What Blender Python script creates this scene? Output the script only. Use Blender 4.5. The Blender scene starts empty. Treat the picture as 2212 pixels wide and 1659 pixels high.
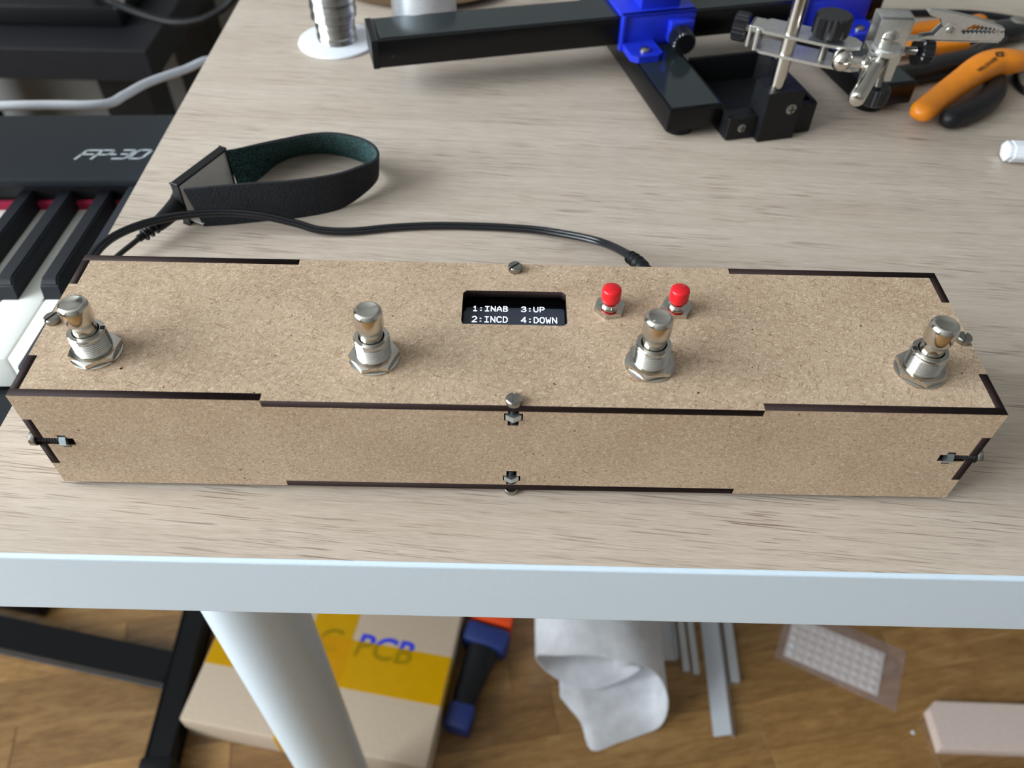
import bpy, bmesh, math, random
from mathutils import Matrix, Vector, Quaternion

# ------------------------------------------------------------------ camera, world, light, exposure
scene = bpy.context.scene
COL = scene.collection
MM = 0.001
PI = math.pi

cam_data = bpy.data.cameras.new('camera')
cam = bpy.data.objects.new('camera', cam_data)
COL.objects.link(cam)
cam.location = (-1.965 * MM, -174.762 * MM, 260.277 * MM)
cam.rotation_euler = (0.7265, -0.0201, 0.0086)
cam_data.sensor_fit = 'HORIZONTAL'
cam_data.sensor_width = 36.0
cam_data.lens = 1729.34 / 2212 * 36.0
cam_data.clip_start = 0.01
cam_data.clip_end = 30
cam_data.dof.use_dof = True
cam_data.dof.focus_distance = 0.315
cam_data.dof.aperture_fstop = 11.0
scene.camera = cam

world = bpy.data.worlds.new('world')
scene.world = world
world.use_nodes = True
wn = world.node_tree.nodes
wn['Background'].inputs['Color'].default_value = (0.80, 0.86, 0.92, 1)
wn['Background'].inputs['Strength'].default_value = 0.60


def window_light(name, loc, target, sx, sy, power, color):
    l = bpy.data.lights.new(name, 'AREA')
    l.shape = 'RECTANGLE'
    l.size = sx
    l.size_y = sy
    l.energy = power
    l.color = color
    o = bpy.data.objects.new(name, l)
    COL.objects.link(o)
    o.location = loc
    d = Vector(target) - Vector(loc)
    o.rotation_euler = d.to_track_quat('-Z', 'Y').to_euler()
    return o


window_light('window_daylight', (-1.93, -0.50, 0.86), (0, -0.50, 0.86), 1.9, 1.75, 122, (0.86, 0.94, 1.0))

scene.view_settings.view_transform = 'Standard'
scene.view_settings.look = 'None'
scene.view_settings.exposure = 0.24
scene.view_settings.gamma = 1.0
scene.view_settings.use_curve_mapping = False

# ------------------------------------------------------------------ materials
MATS = {}


def lin(c):
    return tuple(((v / 255.0 + 0.055) / 1.055) ** 2.4 if v > 10 else v / 255.0 / 12.92 for v in c) + (1.0,)


def new_mat(name):
    m = bpy.data.materials.new(name)
    m.use_nodes = True
    nt = m.node_tree
    MATS[name] = m
    return m, nt, nt.nodes['Principled BSDF']


def plain(name, rgb, rough=0.5, metal=0.0, bump=0.0, bump_scale=600, var=0.12, **kw):
    """one colour with a little procedural mottling and relief"""
    m, nt, b = new_mat(name)
    tc = nt.nodes.new('ShaderNodeTexCoord')
    n = nt.nodes.new('ShaderNodeTexNoise')
    n.inputs['Scale'].default_value = bump_scale
    n.inputs['Detail'].default_value = 3
    nt.links.new(tc.outputs['Object'], n.inputs['Vector'])
    c = lin(rgb)
    r = nt.nodes.new('ShaderNodeValToRGB')
    r.color_ramp.elements[0].position = 0.3
    r.color_ramp.elements[1].position = 0.7
    r.color_ramp.elements[0].color = tuple(v * (1 - var) for v in c[:3]) + (1,)
    r.color_ramp.elements[1].color = tuple(min(1, v * (1 + var)) for v in c[:3]) + (1,)
    nt.links.new(n.outputs['Fac'], r.inputs['Fac'])
    nt.links.new(r.outputs['Color'], b.inputs['Base Color'])
    b.inputs['Roughness'].default_value = rough
    b.inputs['Metallic'].default_value = metal
    for k, v in kw.items():
        b.inputs[k].default_value = v
    if bump:
        bp = nt.nodes.new('ShaderNodeBump')
        bp.inputs['Strength'].default_value = bump
        bp.inputs['Distance'].default_value = 0.0004
        nt.links.new(n.outputs['Fac'], bp.inputs['Height'])
        nt.links.new(bp.outputs['Normal'], b.inputs['Normal'])
    return m


def emit(name, rgb, strength):
    m, nt, b = new_mat(name)
    b.inputs['Base Color'].default_value = lin(rgb)
    b.inputs['Emission Color'].default_value = lin(rgb)
    b.inputs['Emission Strength'].default_value = strength
    return m


def mapping(nt, scale, rot=(0, 0, 0), coord='Object'):
    tc = nt.nodes.new('ShaderNodeTexCoord')
    src = tc.outputs[coord]
    if any(rot):                                  # turn first, then stretch along the turned axes
        mr = nt.nodes.new('ShaderNodeMapping')
        mr.inputs['Rotation'].default_value = rot
        nt.links.new(src, mr.inputs['Vector'])
        src = mr.outputs[0]
    mp = nt.nodes.new('ShaderNodeMapping')
    mp.inputs['Scale'].default_value = scale
    nt.links.new(src, mp.inputs['Vector'])
    return mp


def noise(nt, vec, scale, detail=2, rough=0.5, dist=0.0):
    n = nt.nodes.new('ShaderNodeTexNoise')
    n.inputs['Scale'].default_value = scale
    n.inputs['Detail'].default_value = detail
    n.inputs['Roughness'].default_value = rough
    n.inputs['Distortion'].default_value = dist
    nt.links.new(vec.outputs[0], n.inputs['Vector'])
    return n


def ramp(nt, src, stops):
    r = nt.nodes.new('ShaderNodeValToRGB')
    e = r.color_ramp.elements
    while len(e) < len(stops):
        e.new(0.5)
    for el, (p, c) in zip(e, stops):
        el.position = p
        el.color = c if len(c) == 4 else tuple(c) + (1,)
    nt.links.new(src, r.inputs['Fac'])
    return r


def mixc(nt, fac, a, b, mode='MIX'):
    m = nt.nodes.new('ShaderNodeMix')
    m.data_type = 'RGBA'
    m.blend_type = mode
    for sock, v in ((m.inputs[0], fac), (m.inputs[6], a), (m.inputs[7], b)):
        if isinstance(v, (int, float)):
            sock.default_value = v
        elif isinstance(v, tuple):
            sock.default_value = v
        else:
            nt.links.new(v, sock)
    return m.outputs[2]


W0, W1 = (0, 0, 0, 1), (1, 1, 1, 1)


def mdf_material():
    m, nt, b = new_mat('mdf')
    base = mapping(nt, (1, 1, 1))
    big = noise(nt, base, 30, 3)
    mid = noise(nt, base, 560, 4, 0.7)
    fine = noise(nt, base, 2200, 2, 0.7)
    c1 = ramp(nt, mid.outputs['Fac'], [(0.28, lin((146, 121, 96))), (0.5, lin((176, 150, 123))), (0.72, lin((198, 175, 149)))])
    col = mixc(nt, 0.42, c1.outputs['Color'], ramp(nt, fine.outputs['Fac'], [(0.32, lin((128, 101, 78))), (0.68, lin((214, 193, 168)))]).outputs['Color'])
    col = mixc(nt, 0.12, col, ramp(nt, big.outputs['Fac'], [(0.38, lin((140, 112, 86))), (0.62, lin((218, 196, 168)))]).outputs['Color'])
    # short dark and light fibres lying in several directions
    for k, (rx, rz, sc) in enumerate(((0.0, 0.4, 380), (0.5, 1.3, 430), (0.9, 2.2, 400), (0.3, 2.8, 350))):
        mp = mapping(nt, (0.28, 1.9, 1.9), (rx * 0.5, rx, rz))
        n = noise(nt, mp, sc * 2.7, 1, 0.4, 0.6)
        f = ramp(nt, n.outputs['Fac'], [(0.63, W0), (0.70, W1)])
        col = mixc(nt, mixc(nt, 1.0, f.outputs['Color'], (0.56, 0.56, 0.56, 1), 'MULTIPLY'), col,
                   lin((120, 88, 60)) if k % 2 == 0 else lin((222, 202, 176)))
    # rare dark specks
    sp = noise(nt, mapping(nt, (1, 1, 1), (0.3, 0.2, 0.9)), 520, 1, 0.3)
    f = ramp(nt, sp.outputs['Fac'], [(0.80, W0), (0.815, W1)])
    col = mixc(nt, f.outputs['Color'], col, lin((74, 48, 34)))
    nt.links.new(col, b.inputs['Base Color'])
    b.inputs['Roughness'].default_value = 0.62
    b.inputs['Specular IOR Level'].default_value = 0.25
    bp = nt.nodes.new('ShaderNodeBump')
    bp.inputs['Strength'].default_value = 0.12
    bp.inputs['Distance'].default_value = 0.0003
    nt.links.new(fine.outputs['Fac'], bp.inputs['Height'])
    nt.links.new(bp.outputs['Normal'], b.inputs['Normal'])
    return m


def oak_laminate():
    m, nt, b = new_mat('oak_laminate')
    wide = noise(nt, mapping(nt, (1.0, 9.0, 1)), 3.2, 3, 0.5, 0.4)
    streak = noise(nt, mapping(nt, (1.0, 40.0, 1), (0, 0, 0.03)), 9, 4, 0.6, 0.3)
    c = ramp(nt, wide.outputs['Fac'], [(0.3, lin((172, 156, 140))), (0.5, lin((190, 174, 157))), (0.72, lin((205, 192, 177)))])
    col = mixc(nt, 0.45, c.outputs['Color'], ramp(nt, streak.outputs['Fac'], [(0.3, lin((166, 148, 132))), (0.7, lin((208, 196, 182)))]).outputs['Color'])
    fine = noise(nt, mapping(nt, (1.0, 22.0, 1), (0, 0, 0.05)), 90, 3, 0.6)
    col = mixc(nt, 0.25, col, ramp(nt, fine.outputs['Fac'], [(0.35, lin((150, 132, 117))), (0.65, lin((214, 202, 188)))]).outputs['Color'])
    # dark pores, long thin dashes
    gate = noise(nt, mapping(nt, (1, 3, 1)), 11, 2)
    for rz, sc, lo in ((0.10, 25, 0.645), (0.07, 38, 0.655)):
        p = noise(nt, mapping(nt, (1.0, 46.0, 1), (0, 0, rz)), sc, 1, 0.35)
        f = ramp(nt, p.outputs['Fac'], [(lo, W0), (lo + 0.035, W1)])
        g = ramp(nt, gate.outputs['Fac'], [(0.36, (0.15, 0.15, 0.15, 1)), (0.6, (0.85, 0.85, 0.85, 1))])
        col = mixc(nt, mixc(nt, 1.0, f.outputs['Color'], g.outputs['Color'], 'MULTIPLY'), col, lin((122, 104, 92)))
    nt.links.new(col, b.inputs['Base Color'])
    b.inputs['Roughness'].default_value = 0.42
    b.inputs['Specular IOR Level'].default_value = 0.4
    bp = nt.nodes.new('ShaderNodeBump')
    bp.inputs['Strength'].default_value = 0.12
    bp.inputs['Distance'].default_value = 0.0003
    nt.links.new(fine.outputs['Fac'], bp.inputs['Height'])
    nt.links.new(bp.outputs['Normal'], b.inputs['Normal'])
    return m


def floor_wood():
    m, nt, b = new_mat('floor_wood')
    oi = nt.nodes.new('ShaderNodeObjectInfo')
    tc = nt.nodes.new('ShaderNodeTexCoord')
    add = nt.nodes.new('ShaderNodeVectorMath')
    add.operation = 'MULTIPLY_ADD'
    add.inputs[1].default_value = (1, 1, 1)
    comb = nt.nodes.new('ShaderNodeCombineXYZ')
    mul = nt.nodes.new('ShaderNodeMath')
    mul.operation = 'MULTIPLY'
    mul.inputs[1].default_value = 7.0
    nt.links.new(oi.outputs['Random'], mul.inputs[0])
    for i in range(3):
        nt.links.new(mul.outputs[0], comb.inputs[i])
    nt.links.new(tc.outputs['Object'], add.inputs[0])
    nt.links.new(comb.outputs[0], add.inputs[2])
    mp = nt.nodes.new('ShaderNodeMapping')
    mp.inputs['Scale'].default_value = (1.0, 7.0, 1.0)
    nt.links.new(add.outputs[0], mp.inputs['Vector'])
    n1 = noise(nt, mp, 8, 4, 0.6, 1.6)
    n2 = noise(nt, mp, 60, 3, 0.65, 0.4)
    c = ramp(nt, n1.outputs['Fac'], [(0.28, lin((118, 84, 42))), (0.5, lin((150, 112, 62))), (0.72, lin((176, 140, 88)))])
    col = mixc(nt, 0.3, c.outputs['Color'], ramp(nt, n2.outputs['Fac'], [(0.35, lin((108, 76, 38))), (0.65, lin((180, 144, 94)))]).outputs['Color'])
    tone = ramp(nt, oi.outputs['Random'], [(0.0, (0.72, 0.66, 0.60, 1)), (0.5, (1, 0.98, 0.95, 1)), (1.0, (1.18, 1.12, 1.05, 1))])
    col = mixc(nt, 1.0, col, tone.outputs['Color'], 'MULTIPLY')
    nt.links.new(col, b.inputs['Base Color'])
    b.inputs['Roughness'].default_value = 0.42
    b.inputs['Coat Weight'].default_value = 1.0
    b.inputs['Coat Roughness'].default_value = 0.22
    bp = nt.nodes.new('ShaderNodeBump')
    bp.inputs['Strength'].default_value = 0.2
    bp.inputs['Distance'].default_value = 0.0006
    nt.links.new(n2.outputs['Fac'], bp.inputs['Height'])
    nt.links.new(bp.outputs['Normal'], b.inputs['Normal'])
    return m


def see_through(name, rgb, clear, rough=0.2, var=0.08, tint=None):
    """thin tinted film: part of the light passes straight through"""
    m, nt, b = new_mat(name)
    b.inputs['Base Color'].default_value = lin(rgb)
    b.inputs['Roughness'].default_value = rough
    tr = nt.nodes.new('ShaderNodeBsdfTransparent')
    tr.inputs['Color'].default_value = lin(tint or rgb)
    mx = nt.nodes.new('ShaderNodeMixShader')
    n = noise(nt, mapping(nt, (1, 1, 1)), 60, 3)
    r = ramp(nt, n.outputs['Fac'], [(0.3, (clear - var,) * 3 + (1,)), (0.7, (min(1, clear + var),) * 3 + (1,))])
    nt.links.new(r.outputs['Color'], mx.inputs[0])
    nt.links.new(b.outputs[0], mx.inputs[1])
    nt.links.new(tr.outputs[0], mx.inputs[2])
    nt.links.new(mx.outputs[0], nt.nodes['Material Output'].inputs['Surface'])
    return m


def webbing(name, dark, light, sc=900):
    m, nt, b = new_mat(name)
    ck = nt.nodes.new('ShaderNodeTexVoronoi')
    ck.inputs['Scale'].default_value = sc
    mp = mapping(nt, (1, 1, 0.8))
    nt.links.new(mp.outputs[0], ck.inputs['Vector'])
    r = ramp(nt, ck.outputs['Distance'], [(0.15, lin(light)), (0.6, lin(dark))])
    nt.links.new(r.outputs['Color'], b.inputs['Base Color'])
    b.inputs['Roughness'].default_value = 0.85
    bp = nt.nodes.new('ShaderNodeBump')
    bp.inputs['Strength'].default_value = 0.6
    bp.inputs['Distance'].default_value = 0.0005
    bp.invert = True
    nt.links.new(ck.outputs['Distance'], bp.inputs['Height'])
    nt.links.new(bp.outputs['Normal'], b.inputs['Normal'])
    return m


mdf_material()
oak_laminate()
floor_wood()
plain('burnt_edge', (38, 24, 22), 0.75, bump=0.3, bump_scale=1500, var=0.3)
MATS['burnt_edge'].node_tree.nodes['Principled BSDF'].inputs['Specular IOR Level'].default_value = 0.2
plain('nickel', (206, 202, 194), 0.15, 1.0, var=0.05, bump_scale=300)
plain('bright_steel', (208, 207, 203), 0.3, 0.9, var=0.08, bump_scale=500)
plain('steel', (160, 158, 152), 0.28, 1.0, var=0.12, bump_scale=800)
plain('zinc', (196, 208, 214), 0.35, 1.0, var=0.08)
plain('dark_bolt', (46, 46, 48), 0.45, 0.6)
plain('red_plastic', (214, 22, 34), 0.3, var=0.04)
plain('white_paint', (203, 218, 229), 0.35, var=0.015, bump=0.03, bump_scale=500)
plain('wall_paint', (146, 145, 141), 0.9, var=0.03, bump_scale=40)
plain('ceiling_paint', (192, 193, 192), 0.9, var=0.02, bump_scale=30)
plain('screen_glass', (4, 4, 6), 0.12, var=0.0)
plain('screen_active', (50, 56, 68), 0.25, var=0.02)
emit('oled_white', (236, 244, 255), 1.15)
plain('black_plastic', (17, 18, 20), 0.42, bump=0.1, bump_scale=900, var=0.2)
plain('black_gloss', (18, 19, 22), 0.22, var=0.1)
plain('black_rail', (9, 9, 11), 0.26, var=0.15)
plain('rail_strip', (50, 58, 59), 0.12, metal=0.4, var=0.05)
plain('black_print', (17, 18, 20), 0.5, bump=0.5, bump_scale=500, var=0.35)
plain('black_rubber', (14, 15, 17), 0.45, var=0.15)
plain('cable_sheath', (20, 21, 25), 0.2, var=0.1)
plain('piano_case', (32, 36, 41), 0.55, bump=0.35, bump_scale=1600, var=0.18)
plain('piano_key_black', (24, 26, 31), 0.5, bump=0.2, bump_scale=1200, var=0.12)
plain('piano_key_white', (232, 232, 224), 0.3, var=0.015)
plain('red_felt', (150, 22, 58), 0.95, bump=0.4, bump_scale=1500, var=0.15)
plain('logo_grey', (150, 156, 158), 0.5, var=0.03)
plain('blue_plastic', (26, 46, 186), 0.35, var=0.08, bump_scale=200)
plain('orange_grip', (233, 136, 22), 0.38, var=0.06, bump_scale=120)
plain('black_grip', (26, 26, 28), 0.4, var=0.1)
plain('grip_print', (66, 44, 22), 0.6, var=0.1)
plain('dark_lacquer', (24, 25, 29), 0.55, bump=0.5, bump_scale=420, var=0.35)
plain('white_plastic', (228, 232, 238), 0.4, var=0.02)
plain('white_cable', (196, 196, 200), 0.45, var=0.03)
plain('solder', (170, 168, 164), 0.2, 1.0, var=0.12, bump_scale=900)
plain('bronze', (128, 100, 66), 0.4, 0.6, var=0.1)
plain('brushed_aluminium', (218, 223, 230), 0.36, 0.6, var=0.06)
see_through('foam_sheet', (236, 237, 241), 0.24, 0.75)
plain('cardboard', (188, 168, 146), 0.8, bump=0.15, bump_scale=260, var=0.05)
plain('blue_ink', (36, 56, 200), 0.7, var=0.2, bump_scale=350)
plain('pale_board', (226, 206, 196), 0.65, bump=0.1, bump_scale=200, var=0.05)
plain('clamp_blue', (26, 44, 104), 0.5, var=0.12)
plain('clamp_orange', (226, 74, 22), 0.45, var=0.06)
plain('black_steel', (13, 14, 16), 0.4, var=0.15)
plain('label_grey', (120, 126, 134), 0.6, var=0.1)
plain('screw_plate', (226, 222, 218), 0.4, 0.1, var=0.04)
see_through('yellow_tape', (244, 192, 6), 0.66, 0.2, 0.02, (252, 228, 60))
see_through('clear_film', (246, 238, 234), 0.87, 0.12, 0.04)
for _n in ('black_plastic', 'black_rail', 'black_print', 'black_rubber', 'piano_case', 'piano_key_black', 'dark_lacquer', 'black_steel', 'black_grip', 'cable_sheath'):
    MATS[_n].node_tree.nodes['Principled BSDF'].inputs['Specular IOR Level'].default_value = 0.5 if _n == 'cable_sheath' else 0.28
webbing('strap_black', (7, 9, 13), (32, 37, 48), 1500)
webbing('strap_green', (6, 24, 26), (62, 116, 114), 1400)

# ------------------------------------------------------------------ geometry helpers (millimetres in, metres out)


def M(name):
    return MATS[name]


def finish(o, label=None, cat=None, group=None, kind=None):
    if label:
        o['label'] = label
    if cat:
        o['category'] = cat
    if group:
        o['group'] = group
    if kind:
        o['kind'] = kind
    return o


def thing(name, label, cat, loc=(0, 0, 0), rot=None, group=None):
    o = bpy.data.objects.new(name, None)
    COL.objects.link(o)
    o.empty_display_size = 0.02
    o.location = Vector(loc) * MM
    if rot is not None:
        if isinstance(rot, Quaternion):
            o.rotation_mode = 'QUATERNION'
            o.rotation_quaternion = rot
        else:
            o.rotation_euler = (0, 0, rot)
    return finish(o, label, cat, group)


def base_matrix(o):
    """world matrix of a parentless object before the depsgraph has run"""
    q = o.rotation_quaternion if o.rotation_mode == 'QUATERNION' else o.rotation_euler.to_quaternion()
    return Matrix.Translation(o.location) @ q.to_matrix().to_4x4()


def obj(name, bm, mat, parent=None, smooth=False, world_of=None, autosmooth=None, label=None):
    me = bpy.data.meshes.new(name)
    bmesh.ops.recalc_face_normals(bm, faces=bm.faces[:])
    bm.to_mesh(me)
    bm.free()
    me.transform(Matrix.Scale(MM, 4))
    if world_of is not None:
        me.transform(base_matrix(world_of).inverted())
    mats = mat if isinstance(mat, (list, tuple)) else [mat]
    for k in mats:
        me.materials.append(M(k))
    if smooth:
        me.shade_smooth()
        me.set_sharp_from_angle(angle=autosmooth if autosmooth else math.radians(38))
    o = bpy.data.objects.new(name, me)
    COL.objects.link(o)
    if parent is not None:
        o.parent = parent
    if label:
        o['label'] = label
    return o


def copy_part(src, parent, loc=None, rotz=None):
    c = src.copy()
    COL.objects.link(c)
    c.parent = parent
    if loc is not None:
        c.location = Vector(loc) * MM
    if rotz is not None:
        c.rotation_euler = (0, 0, rotz)
    return c


def nb():
    return bmesh.new()


def box(bm, x0, x1, y0, y1, z0, z1, bev=0.0, mat=0, seg=2, xf=None):
    r = bmesh.ops.create_cube(bm, size=1.0)
    vs = r['verts']
    for v in vs:
        v.co = Vector((x0 + (v.co.x + .5) * (x1 - x0), y0 + (v.co.y + .5) * (y1 - y0), z0 + (v.co.z + .5) * (z1 - z0)))
        if xf is not None:
            v.co = xf @ v.co
    fs = set(f for v in vs for f in v.link_faces)
    for f in fs:
        f.material_index = mat
    if bev:
        es = list(set(e for v in vs for e in v.link_edges))
        bmesh.ops.bevel(bm, geom=es, offset=bev, segments=seg, profile=0.5, affect='EDGES')
    return bm


def axis_matrix(origin, direction, up=None):
    """local z -> direction"""
    d = Vector(direction).normalized()
    q = d.to_track_quat('Z', 'Y')
    return Matrix.Translation(Vector(origin)) @ q.to_matrix().to_4x4()


def lathe(bm, prof, n=32, xf=None, mat=0):
    rings = []
    for r, z in prof:
        if r < 1e-6:
            co = Vector((0, 0, z))
            rings.append([bm.verts.new(xf @ co if xf else co)])
        else:
            ring = []
            for i in range(n):
                a = 2 * PI * i / n
                co = Vector((r * math.cos(a), r * math.sin(a), z))
                ring.append(bm.verts.new(xf @ co if xf else co))
            rings.append(ring)
    for a, b in zip(rings, rings[1:]):
        if len(a) == 1 and len(b) == 1:
            continue
        for i in range(n):
            j = (i + 1) % n
            if len(a) == 1:
                f = bm.faces.new((a[0], b[i], b[j]))
            elif len(b) == 1:
                f = bm.faces.new((a[i], a[j], b[0]))
            else:
                f = bm.faces.new((a[i], a[j], b[j], b[i]))
            f.material_index = mat
    for ring in (rings[0], rings[-1]):
        if len(ring) > 2:
            f = bm.faces.new(ring)
            f.material_index = mat
    return bm


def cyl(bm, p0, p1, r, n=20, bev=0.0, r1=None):
    p0, p1 = Vector(p0), Vector(p1)
    L = (p1 - p0).length
    r1 = r if r1 is None else r1
    if bev:
        prof = [(r - bev, 0), (r, bev), (r1, L - bev), (r1 - bev, L)]
    else:
        prof = [(r, 0), (r1, L)]
    return lathe(bm, prof, n, axis_matrix(p0, p1 - p0))


def smooth_path(pts, sub=8):
    """Catmull-Rom through the points (tuples of any length)"""
    P = [Vector(p) for p in pts]
    P = [P[0] * 2 - P[1]] + P + [P[-1] * 2 - P[-2]]
    out = []
    for i in range(1, len(P) - 2):
        a, b, c, d = P[i - 1], P[i], P[i + 1], P[i + 2]
        for k in range(sub):
            t = k / sub
            out.append(0.5 * ((2 * b) + (c - a) * t + (2 * a - 5 * b + 4 * c - d) * t * t + (3 * b - a - 3 * c + d) * t ** 3))
    out.append(P[-2])
    return out


def tube(bm, pts, rad, n=10, sx=1.0, sy=1.0, up=(0, 0, 1), power=2.0, mat=0):
    """swept section; rad a number or one per point; sx across, sy along up; power > 2 squares it off"""
    pts = [Vector(p) for p in pts]
    rings = []
    upv = Vector(up)
    for i, p in enumerate(pts):
        t = (pts[min(i + 1, len(pts) - 1)] - pts[max(i - 1, 0)]).normalized()
        side = t.cross(upv)
        if side.length < 1e-4:
            side = t.cross(Vector((0, 1, 0)))
        side.normalize()
        nrm = side.cross(t).normalized()
        r = rad[i] if isinstance(rad, (list, tuple)) else rad
        ring = []
        for k in range(n):
            a = 2 * PI * k / n
            ca, sa = math.cos(a), math.sin(a)
            ca = math.copysign(abs(ca) ** (2 / power), ca)
            sa = math.copysign(abs(sa) ** (2 / power), sa)
            ring.append(bm.verts.new(p + side * (ca * r * sx) + nrm * (sa * r * sy)))
        rings.append(ring)
    for a, b in zip(rings, rings[1:]):
        for k in range(n):
            j = (k + 1) % n
            f = bm.faces.new((a[k], a[j], b[j], b[k]))
            f.material_index = mat
    for ring in (rings[0], rings[-1]):
        f = bm.faces.new(ring)
        f.material_index = mat
    return bm


def prism(bm, outline, z0, z1, xf=None, mat=0):
    lo = [bm.verts.new((xf @ Vector((x, y, z0))) if xf else Vector((x, y, z0))) for x, y in outline]
    hi = [bm.verts.new((xf @ Vector((x, y, z1))) if xf else Vector((x, y, z1))) for x, y in outline]
    n = len(outline)
    fs = [bm.faces.new(lo), bm.faces.new(hi)]
    for i in range(n):
        j = (i + 1) % n
        fs.append(bm.faces.new((lo[i], lo[j], hi[j], hi[i])))
    for f in fs:
        f.material_index = mat
    return bm


def plate(name, outline, holes, t, xf, parent, face_mat, edge_mat, label=None):
    """flat sheet cut to an outline with holes; cut edges take their own material"""
    cu = bpy.data.curves.new(name + '_outline', 'CURVE')
    cu.dimensions = '2D'
    cu.fill_mode = 'BOTH'
    cu.extrude = t / 2
    for loop in [outline] + holes:
        sp = cu.splines.new('POLY')
        sp.points.add(len(loop) - 1)
        for q, (x, y) in zip(sp.points, loop):
            q.co = (x, y, 0, 1)
        sp.use_cyclic_u = True
    tmp = bpy.data.objects.new(name + '_tmp', cu)
    COL.objects.link(tmp)
    dg = bpy.context.evaluated_depsgraph_get()
    dg.update()
    me = bpy.data.meshes.new_from_object(tmp.evaluated_get(dg))
    bpy.data.objects.remove(tmp)
    bpy.data.curves.remove(cu)
    bm = nb()
    bm.from_mesh(me)
    bpy.data.meshes.remove(me)
    bmesh.ops.remove_doubles(bm, verts=bm.verts[:], dist=1e-4)
    for v in bm.verts:
        v.co.z += t / 2
    bm.normal_update()
    for f in bm.faces:
        f.material_index = 0 if abs(f.normal.z) > 0.7 else 1
    bmesh.ops.transform(bm, matrix=xf, verts=bm.verts[:])
    o = obj(name, bm, [face_mat, edge_mat], parent, label=label)
    return o


def circle(cx, cy, r, n=24):
    return [(cx + r * math.cos(2 * PI * i / n), cy + r * math.sin(2 * PI * i / n)) for i in range(n)]


def round_rect(x0, x1, y0, y1, r, n=4):
    out = []
    for cx, cy, a0 in ((x1 - r, y1 - r, 0), (x0 + r, y1 - r, PI / 2), (x0 + r, y0 + r, PI), (x1 - r, y0 + r, 1.5 * PI)):
        for i in range(n + 1):
            a = a0 + PI / 2 * i / n
            out.append((cx + r * math.cos(a), cy + r * math.sin(a)))
    return out


def hexagon(r, rot=0.0):
    return [(r * math.cos(rot + PI / 3 * i), r * math.sin(rot + PI / 3 * i)) for i in range(6)]


def chamfer_hex(bm, r, z0, z1, rot=0.0, xf=None):
    """hexagon nut with its upper corners turned off"""
    n = 36
    lo, mid, hi = [], [], []
    rin = r * math.cos(PI / 6)
    for i in range(n):
        a = 2 * PI * i / n + rot
        k = (a - rot) % (PI / 3) - PI / 6
        rr = rin / math.cos(k)
        drop = (rr - rin) * 0.55
        for lst, rad, z in ((lo, rr, z0), (mid, rr, z1 - drop), (hi, rin * 0.97, z1)):
            co = Vector((rad * math.cos(a), rad * math.sin(a), z))
            lst.append(bm.verts.new(xf @ co if xf else co))
    for A, B in ((lo, mid), (mid, hi)):
        for i in range(n):
            j = (i + 1) % n
            bm.faces.new((A[i], A[j], B[j], B[i]))
    bm.faces.new(lo)
    bm.faces.new(hi)
    return bm


def slotted_head(bm, r, h, slot, depth, rot, xf):
    """cheese-head: disc with a real slot across the top"""
    lathe(bm, [(r * 0.94, 0), (r, 0.25), (r, h - depth)], 28, xf)
    for s in (1, -1):
        pts = []
        a0 = math.asin(slot / 2 / r)
        for i in range(13):
            a = a0 + (PI - 2 * a0) * i / 12
            pts.append((r * math.cos(a), s * r * math.sin(a)))
        rm = Matrix.Rotation(rot, 4, 'Z')
        lo = [bm.verts.new(xf @ rm @ Vector((x, y, h - depth))) for x, y in pts]
        m1 = [bm.verts.new(xf @ rm @ Vector((x, y, h - 0.35))) for x, y in pts]
        hi = [bm.verts.new(xf @ rm @ Vector((x * 0.88, y * 0.88 if abs(y) > slot else y, h))) for x, y in pts]
        for A, B in ((lo, m1), (m1, hi)):
            for i in range(len(pts)):
                j = (i + 1) % len(pts)
                bm.faces.new((A[i], A[j], B[j], B[i]))
        bm.faces.new(hi)
        bm.faces.new(lo)
    return bm


def text_mesh(bm, body, size, xf, depth=0.1, shear=0.0, spacing=1.0, mat=0, bold=0.0):
    cu = bpy.data.curves.new('lettering', 'FONT')
    cu.body = body
    cu.size = size
    cu.extrude = depth
    cu.shear = shear
    cu.space_character = spacing
    cu.resolution_u = 3
    cu.offset = bold
    tmp = bpy.data.objects.new('lettering_tmp', cu)
    COL.objects.link(tmp)
    dg = bpy.context.evaluated_depsgraph_get()
    dg.update()
    me = bpy.data.meshes.new_from_object(tmp.evaluated_get(dg))
    bpy.data.objects.remove(tmp)
    bpy.data.curves.remove(cu)
    me.transform(xf)
    bm.from_mesh(me)
    bpy.data.meshes.remove(me)
    return bm


def strokes(bm, lines, r, ox, oy, z, sx, sy, shear=0.0):
    """letters drawn as flat pen strokes in the xy plane"""
    for ln in lines:
        pts = [Vector((ox + (x + shear * y) * sx, oy + y * sy, z)) for x, y in ln]
        for a, b in zip(pts, pts[1:]):
            d = (b - a)
            if d.length < 1e-6:
                d = Vector((1, 0, 0))
            else:
                d = d.normalized()
            nrm = Vector((-d.y, d.x, 0)) * r
            e = d * r * 0.8
            q = [a - e + nrm, a - e - nrm, b + e - nrm, b + e + nrm]
            prism(bm, [(v.x, v.y) for v in q], z, z + 0.12)
    return bm


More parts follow.
